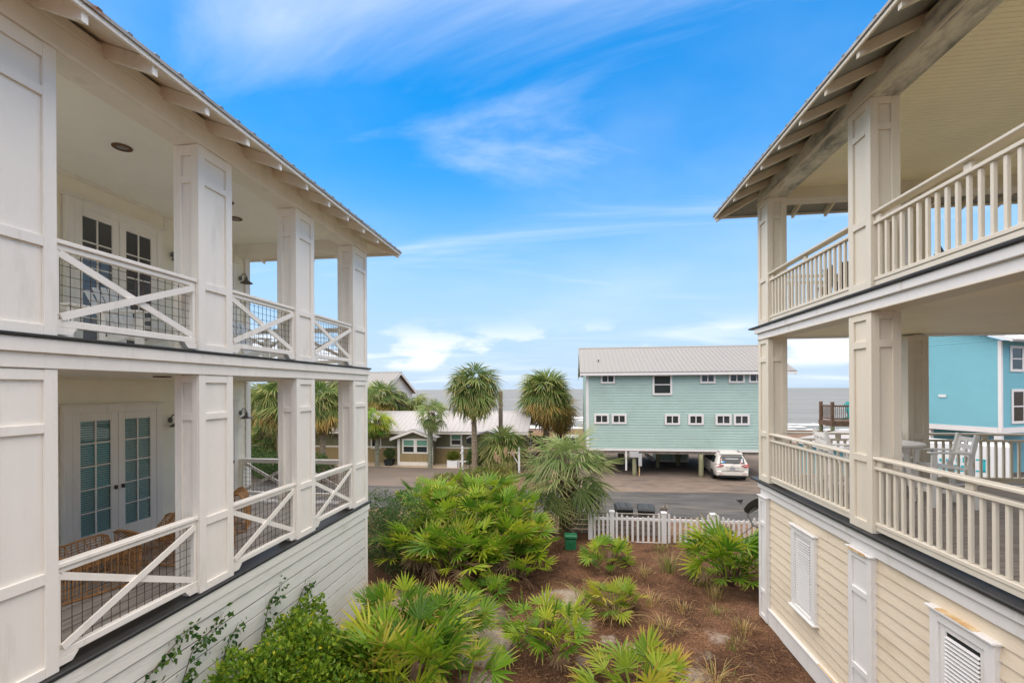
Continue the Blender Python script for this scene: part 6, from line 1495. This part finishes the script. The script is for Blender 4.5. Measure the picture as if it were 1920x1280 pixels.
shrub('bushy_shrub', 'olive yellow bushy shrub at the back of the thicket before the court', (-4.5, 19.2, -0.3), [(-5.2, 19.2, 1.05, 1.2, 0.9, 0.85), (-4.0, 19.4, 1.25, 1.2, 0.8, 0.85), (-3.0, 18.8, 1.0, 0.8, 0.8, 0.8)], 12000, 0.075, LEAFYG, 6, 8)
shrub('hedge_shrub', 'round dark green hedge seen under the palms through the white porch', (-19.5, 27.5, -0.5), [(-19.6, 27.2, 0.6, 1.6, 1.1, 1.0), (-22.0, 27.8, 0.8, 2.0, 1.2, 1.3), (-25, 28.5, 0.8, 2.0, 1.4, 1.4)], 9000, 0.13, LEAFD, 7, 5)
shrub('pot_shrub', 'green bush growing in the dark square pot', (-14.1, 33.9, 0.0), [(-14.1, 33.9, 0.45, 0.5, 0.45, 0.45)], 1500, 0.08, LEAFD, 8, 3)
shrub('planter_plant', 'pale green spiky plant in the white planter box', (-8.95, 33.65, 0.0), [(-8.95, 33.65, 0.35, 0.5, 0.3, 0.35)], 900, 0.22, LEAFYG, 9, 3, stretch=6)
shrub('cycad', 'dark green cycad beside the tall palm trunk', (-6.6, 33.0, -0.5), [(-7.0, 33.2, 0.3, 0.9, 0.7, 0.8), (-5.4, 32.8, 0.2, 1.0, 0.7, 0.7)], 3500, 0.28, LEAFD, 10, 3, stretch=7)
shrub('dune_scrub', 'golden dune scrub between the amber palm and the seafoam house', (-0.2, 47, -0.4), [(-1.5, 47, 0.3, 2.5, 1.5, 1.0), (1.5, 48, 0.5, 2.0, 1.5, 1.0), (-4.5, 48, 0.1, 2.5, 1.5, 0.8)], 5000, 0.2, GRASSM, 11, 3, stretch=5)
shrub('dark_scrub', 'dark scrub beneath the palms between cottage and seafoam house', (-2.0, 42, -0.5), [(-3.2, 42.5, 0.2, 1.6, 1.0, 0.9), (-0.6, 42.8, 0.1, 1.5, 1.0, 0.8)], 3500, 0.16, LEAFD, 12, 3)
shrub('side_shrub', 'green shrub behind the slatted white fence past the cream porch', (9.5, 16.2, -0.2), [(8.6, 16.4, 0.5, 1.2, 0.7, 0.9), (10.6, 16.3, 0.4, 1.2, 0.7, 0.8)], 4000, 0.09, LEAFD, 13, 4)
shrub('flowering_shrub', 'yellow flowered shrub beyond the far railing at the right edge', (16.6, 16.6, -0.3), [(16.4, 16.6, 0.7, 1.2, 1.0, 1.0), (17.6, 17.0, 0.9, 1.0, 1.0, 1.2)], 3500, 0.12, LEAFYG, 14, 4)
def vine():
    r = random.Random(12); V = thing('wall_vine', 'dark green vine creeping up the white boarded wall', 'vine', (-4.9, 5.2, 0.2))
    m = MB(); lv = MB(); cols = []
    runs = [[(4.9, 1.2), (4.6, 1.55), (4.5, 1.85), (4.75, 2.05), (5.1, 2.22), (5.4, 2.3)], [(4.7, 1.2), (4.35, 1.25), (4.05, 1.15), (3.95, 0.95), (3.75, 0.8)], [(5.3, 1.3), (5.2, 1.7), (5.35, 2.0), (5.65, 2.1), (5.9, 2.25)],
            [(5.8, 1.3), (5.95, 1.7), (6.2, 1.95)], [(6.6, 1.2), (6.75, 1.6), (6.9, 1.95), (7.3, 2.1)], [(4.9, 1.0), (4.8, 1.4), (5.0, 1.6), (5.3, 1.7)], [(7.4, 1.1), (7.6, 1.5), (7.9, 1.75), (8.1, 1.7)]]
    for run in runs:
        pts = [(-4.955 + r.uniform(0, 0.02), y, z) for (y, z) in run]; m.tube(pts, [0.007] * (len(pts) - 1) + [0.003], 5)
        for a, b in zip(pts, pts[1:]):
            for k in range(26):
                t = r.random(); p = Vector(a).lerp(Vector(b), t) + Vector((r.uniform(0.0, 0.09), r.gauss(0, 0.06), r.gauss(0, 0.06)))
                ax = Vector((r.uniform(0.1, 0.8), r.gauss(0, 1), r.gauss(-0.4, 0.8))).normalized(); sd = ax.cross(Vector((1, r.gauss(0, .4), r.gauss(0, .4)))).normalized(); l = r.uniform(0.05, 0.10); n = len(lv.v)
                lv.v += [tuple(p), tuple(p + ax * l * .45 + sd * l * .34), tuple(p + ax * l), tuple(p + ax * l * .45 - sd * l * .34)]; lv.f += [(n, n + 1, n + 2), (n, n + 2, n + 3)]; cols += [(0, r.random(), 0)] * 4
    part(V, 'vine_stem', m, TWIG, True); o = part(V, 'foliage', lv, VINEM, kind='stuff'); set_leaf(o.data, cols)
vine()
# ---- grasses on the mulch
tufts = [(2.75, 13.6, 0.65, 0.5, GREENG, 'upright green and straw grass tuft below the second fence post'), (3.45, 12.9, 0.6, 0.5, GREENG, 'loose grass tuft left of the corner palmetto'), (2.0, 13.4, 0.35, 0.6, GRASSM, 'flattened dry grass tuft below the picket fence'), (1.9, 11.6, 0.4, 0.7, GRASSM, 'curved dry grass right of the orange palmetto'),
         (2.6, 11.3, 0.25, 0.5, GRASSM, 'short orange dry tuft in the open mulch'), (3.3, 11.0, 0.22, 0.5, GREENG, 'small greenish tuft before the cream wall'), (3.55, 10.1, 0.30, 0.5, GRASSM, 'orange dry tuft by the corner pilaster'), (2.55, 8.55, 0.5, 1.0, GRASSM, 'straggling reddish dry grass in the right foreground'),
         (0.35, 11.3, 0.7, 1.1, GREENG, 'arching pale grass left of the orange palmetto'), (0.95, 10.75, 0.55, 1.2, GRASSM, 'drooping straw grass skirt under the orange palmetto'), (2.9, 15.5, 0.3, 0.5, GREENG, 'low weeds at the foot of the picket fence'), (3.2, 9.6, 0.15, 0.4, GREENG, 'creeping weed strand near the cream wall'), (2.0, 10.3, 0.3, 1.0, GRASSM, 'curling dry blade cluster in the middle of the mulch'), (3.55, 12.0, 0.4, 0.5, GRASSM, 'dry orange grass in front of the corner palmetto')]
for i, (x, y, h, b, mt_, lab) in enumerate(tufts): grass_tuft('grass_tuft', lab, (x, y), 75, h, 0.8 + b * 0.7, mt_, 200 + i, 'grass tufts on the mulch', b)
PG = thing('pampas_grass', 'pampas grass with tan plumes beside the utility pole', 'grass', (-4.6, 29.5, -0.5))
gmb2 = MB(); gc = []; r_ = random.Random(77)
for k in range(420):
    a = r_.uniform(0, 6.28); l = r_.uniform(0.9, 1.9); o_ = l * r_.uniform(0.2, 0.75); b = Vector((-4.6 + 0.5 * r_.gauss(0, 1), 29.5 + 0.3 * r_.gauss(0, 1), -0.5)); d = Vector((math.cos(a), math.sin(a), 0)); s = Vector((-d.y, d.x, 0)) * 0.016; n0 = len(gmb2.v); lr = r_.random()
    for t in (0, .4, .75, 1):
        p = b + d * o_ * t ** 2 + Vector((0, 0, l * (t - 0.35 * t ** 3))); gmb2.v += [tuple(p - s * (1 - .85 * t)), tuple(p + s * (1 - .85 * t))]; gc += [(t, lr, 0)] * 2
    for i in range(3): gmb2.f.append((n0 + 2 * i, n0 + 2 * i + 1, n0 + 2 * i + 3, n0 + 2 * i + 2))
o = part(PG, 'blades', gmb2, GREENG, kind='stuff'); set_leaf(o.data, gc)
for k in range(7):
    x = -5.15 + 0.22 * k + r_.uniform(-.06, .06); h = r_.uniform(1.0, 1.75); ln_ = r_.uniform(-.25, .3)
    pm = MB(); pc = []
    for q in range(150):
        t = r_.random(); p = Vector((x + ln_ * (0.6 + 0.4 * t) ** 2, 29.4 + 0.05 * r_.gauss(0, 1), -0.5 + h + 0.62 * t - 0.12 * t * t)); d = Vector((r_.gauss(0, 1) + ln_, r_.gauss(0, 1), 0.9 + r_.random())).normalized(); s = d.cross(Vector((0, 1, 0.1))).normalized() * 0.012; n0 = len(pm.v); l = 0.16 * (1 - 0.6 * t); pm.v += [tuple(p - s), tuple(p + s), tuple(p + d * l)]; pm.f.append((n0, n0 + 1, n0 + 2)); pc += [(0, r_.random(), 0)] * 3
    o = part(PG, 'plume', pm, PLUME); set_leaf(o.data, pc)
    part(PG, 'plume_stalk', MB().tube([(x - ln_ * 0.2, 29.4, -0.5), (x + ln_ * 0.36, 29.4, -0.5 + h)], 0.012, 5), GRASSM)
# ---- fallen dead fronds
for i, (x, y, az, lab) in enumerate(((-0.6, 11.0, 1.2, 'fallen brown frond at the right foot of the thicket'), (2.4, 8.3, 2.6, 'fallen reddish frond in the right foreground mulch'), (3.2, 11.5, 0.4, 'fallen tan frond in front of the corner palmetto'), (-1.2, 11.3, 2.2, 'fallen grey frond between the thicket and the centre palmetto'))):
    o = bpy.data.objects.new('fallen_frond', PALMETTO[i]); COL.objects.link(o); o.location = (x, y, gz(x, y) + 0.05); o.rotation_euler = (rnd(-.2, .2), rnd(-0.1, 0.15), az); o.scale = (0.85, 0.85, 0.5)
    o.material_slots[0].link = 'OBJECT'; o.material_slots[0].material = FR_DEAD; o['label'] = lab; o['category'] = 'dead frond'; o['group'] = 'fallen fronds on the mulch'
# ---- pine straw litter over the mulch
def litter():
    r = random.Random(99); mb = MB(); cols = []
    while len(mb.f) < 26000:
        x = r.uniform(-4.8, 4.0); y = 4.5 + 11.4 * r.random() ** 1.25
        if sandiness(x, y) > 0.30 and r.random() < 0.8: continue
        a = r.uniform(0, 6.28); l = r.uniform(0.05, 0.17) if r.random() < 0.93 else r.uniform(0.2, 0.42); d = Vector((math.cos(a), math.sin(a), r.gauss(0, 0.10))) * l; s = Vector((-math.sin(a), math.cos(a), 0.4)) * r.uniform(0.0015, 0.004)
        p = Vector((x, y, gz(x, y) + r.uniform(0.004, 0.025))); q = p + d * 0.5 + Vector((0, 0, 0.01)); e = p + d; n = len(mb.v)
        mb.v += [tuple(p - s), tuple(p + s), tuple(q + s), tuple(q - s), tuple(e + s), tuple(e - s)]; mb.f += [(n, n + 1, n + 2, n + 3), (n + 3, n + 2, n + 4, n + 5)]; cols += [(0, r.random(), 0)] * 6
    o = struct('pine_straw', mb, STRAW, False, 'scattered brown pine straw over the yard', 'stuff'); set_leaf(o.data, cols)
litter()
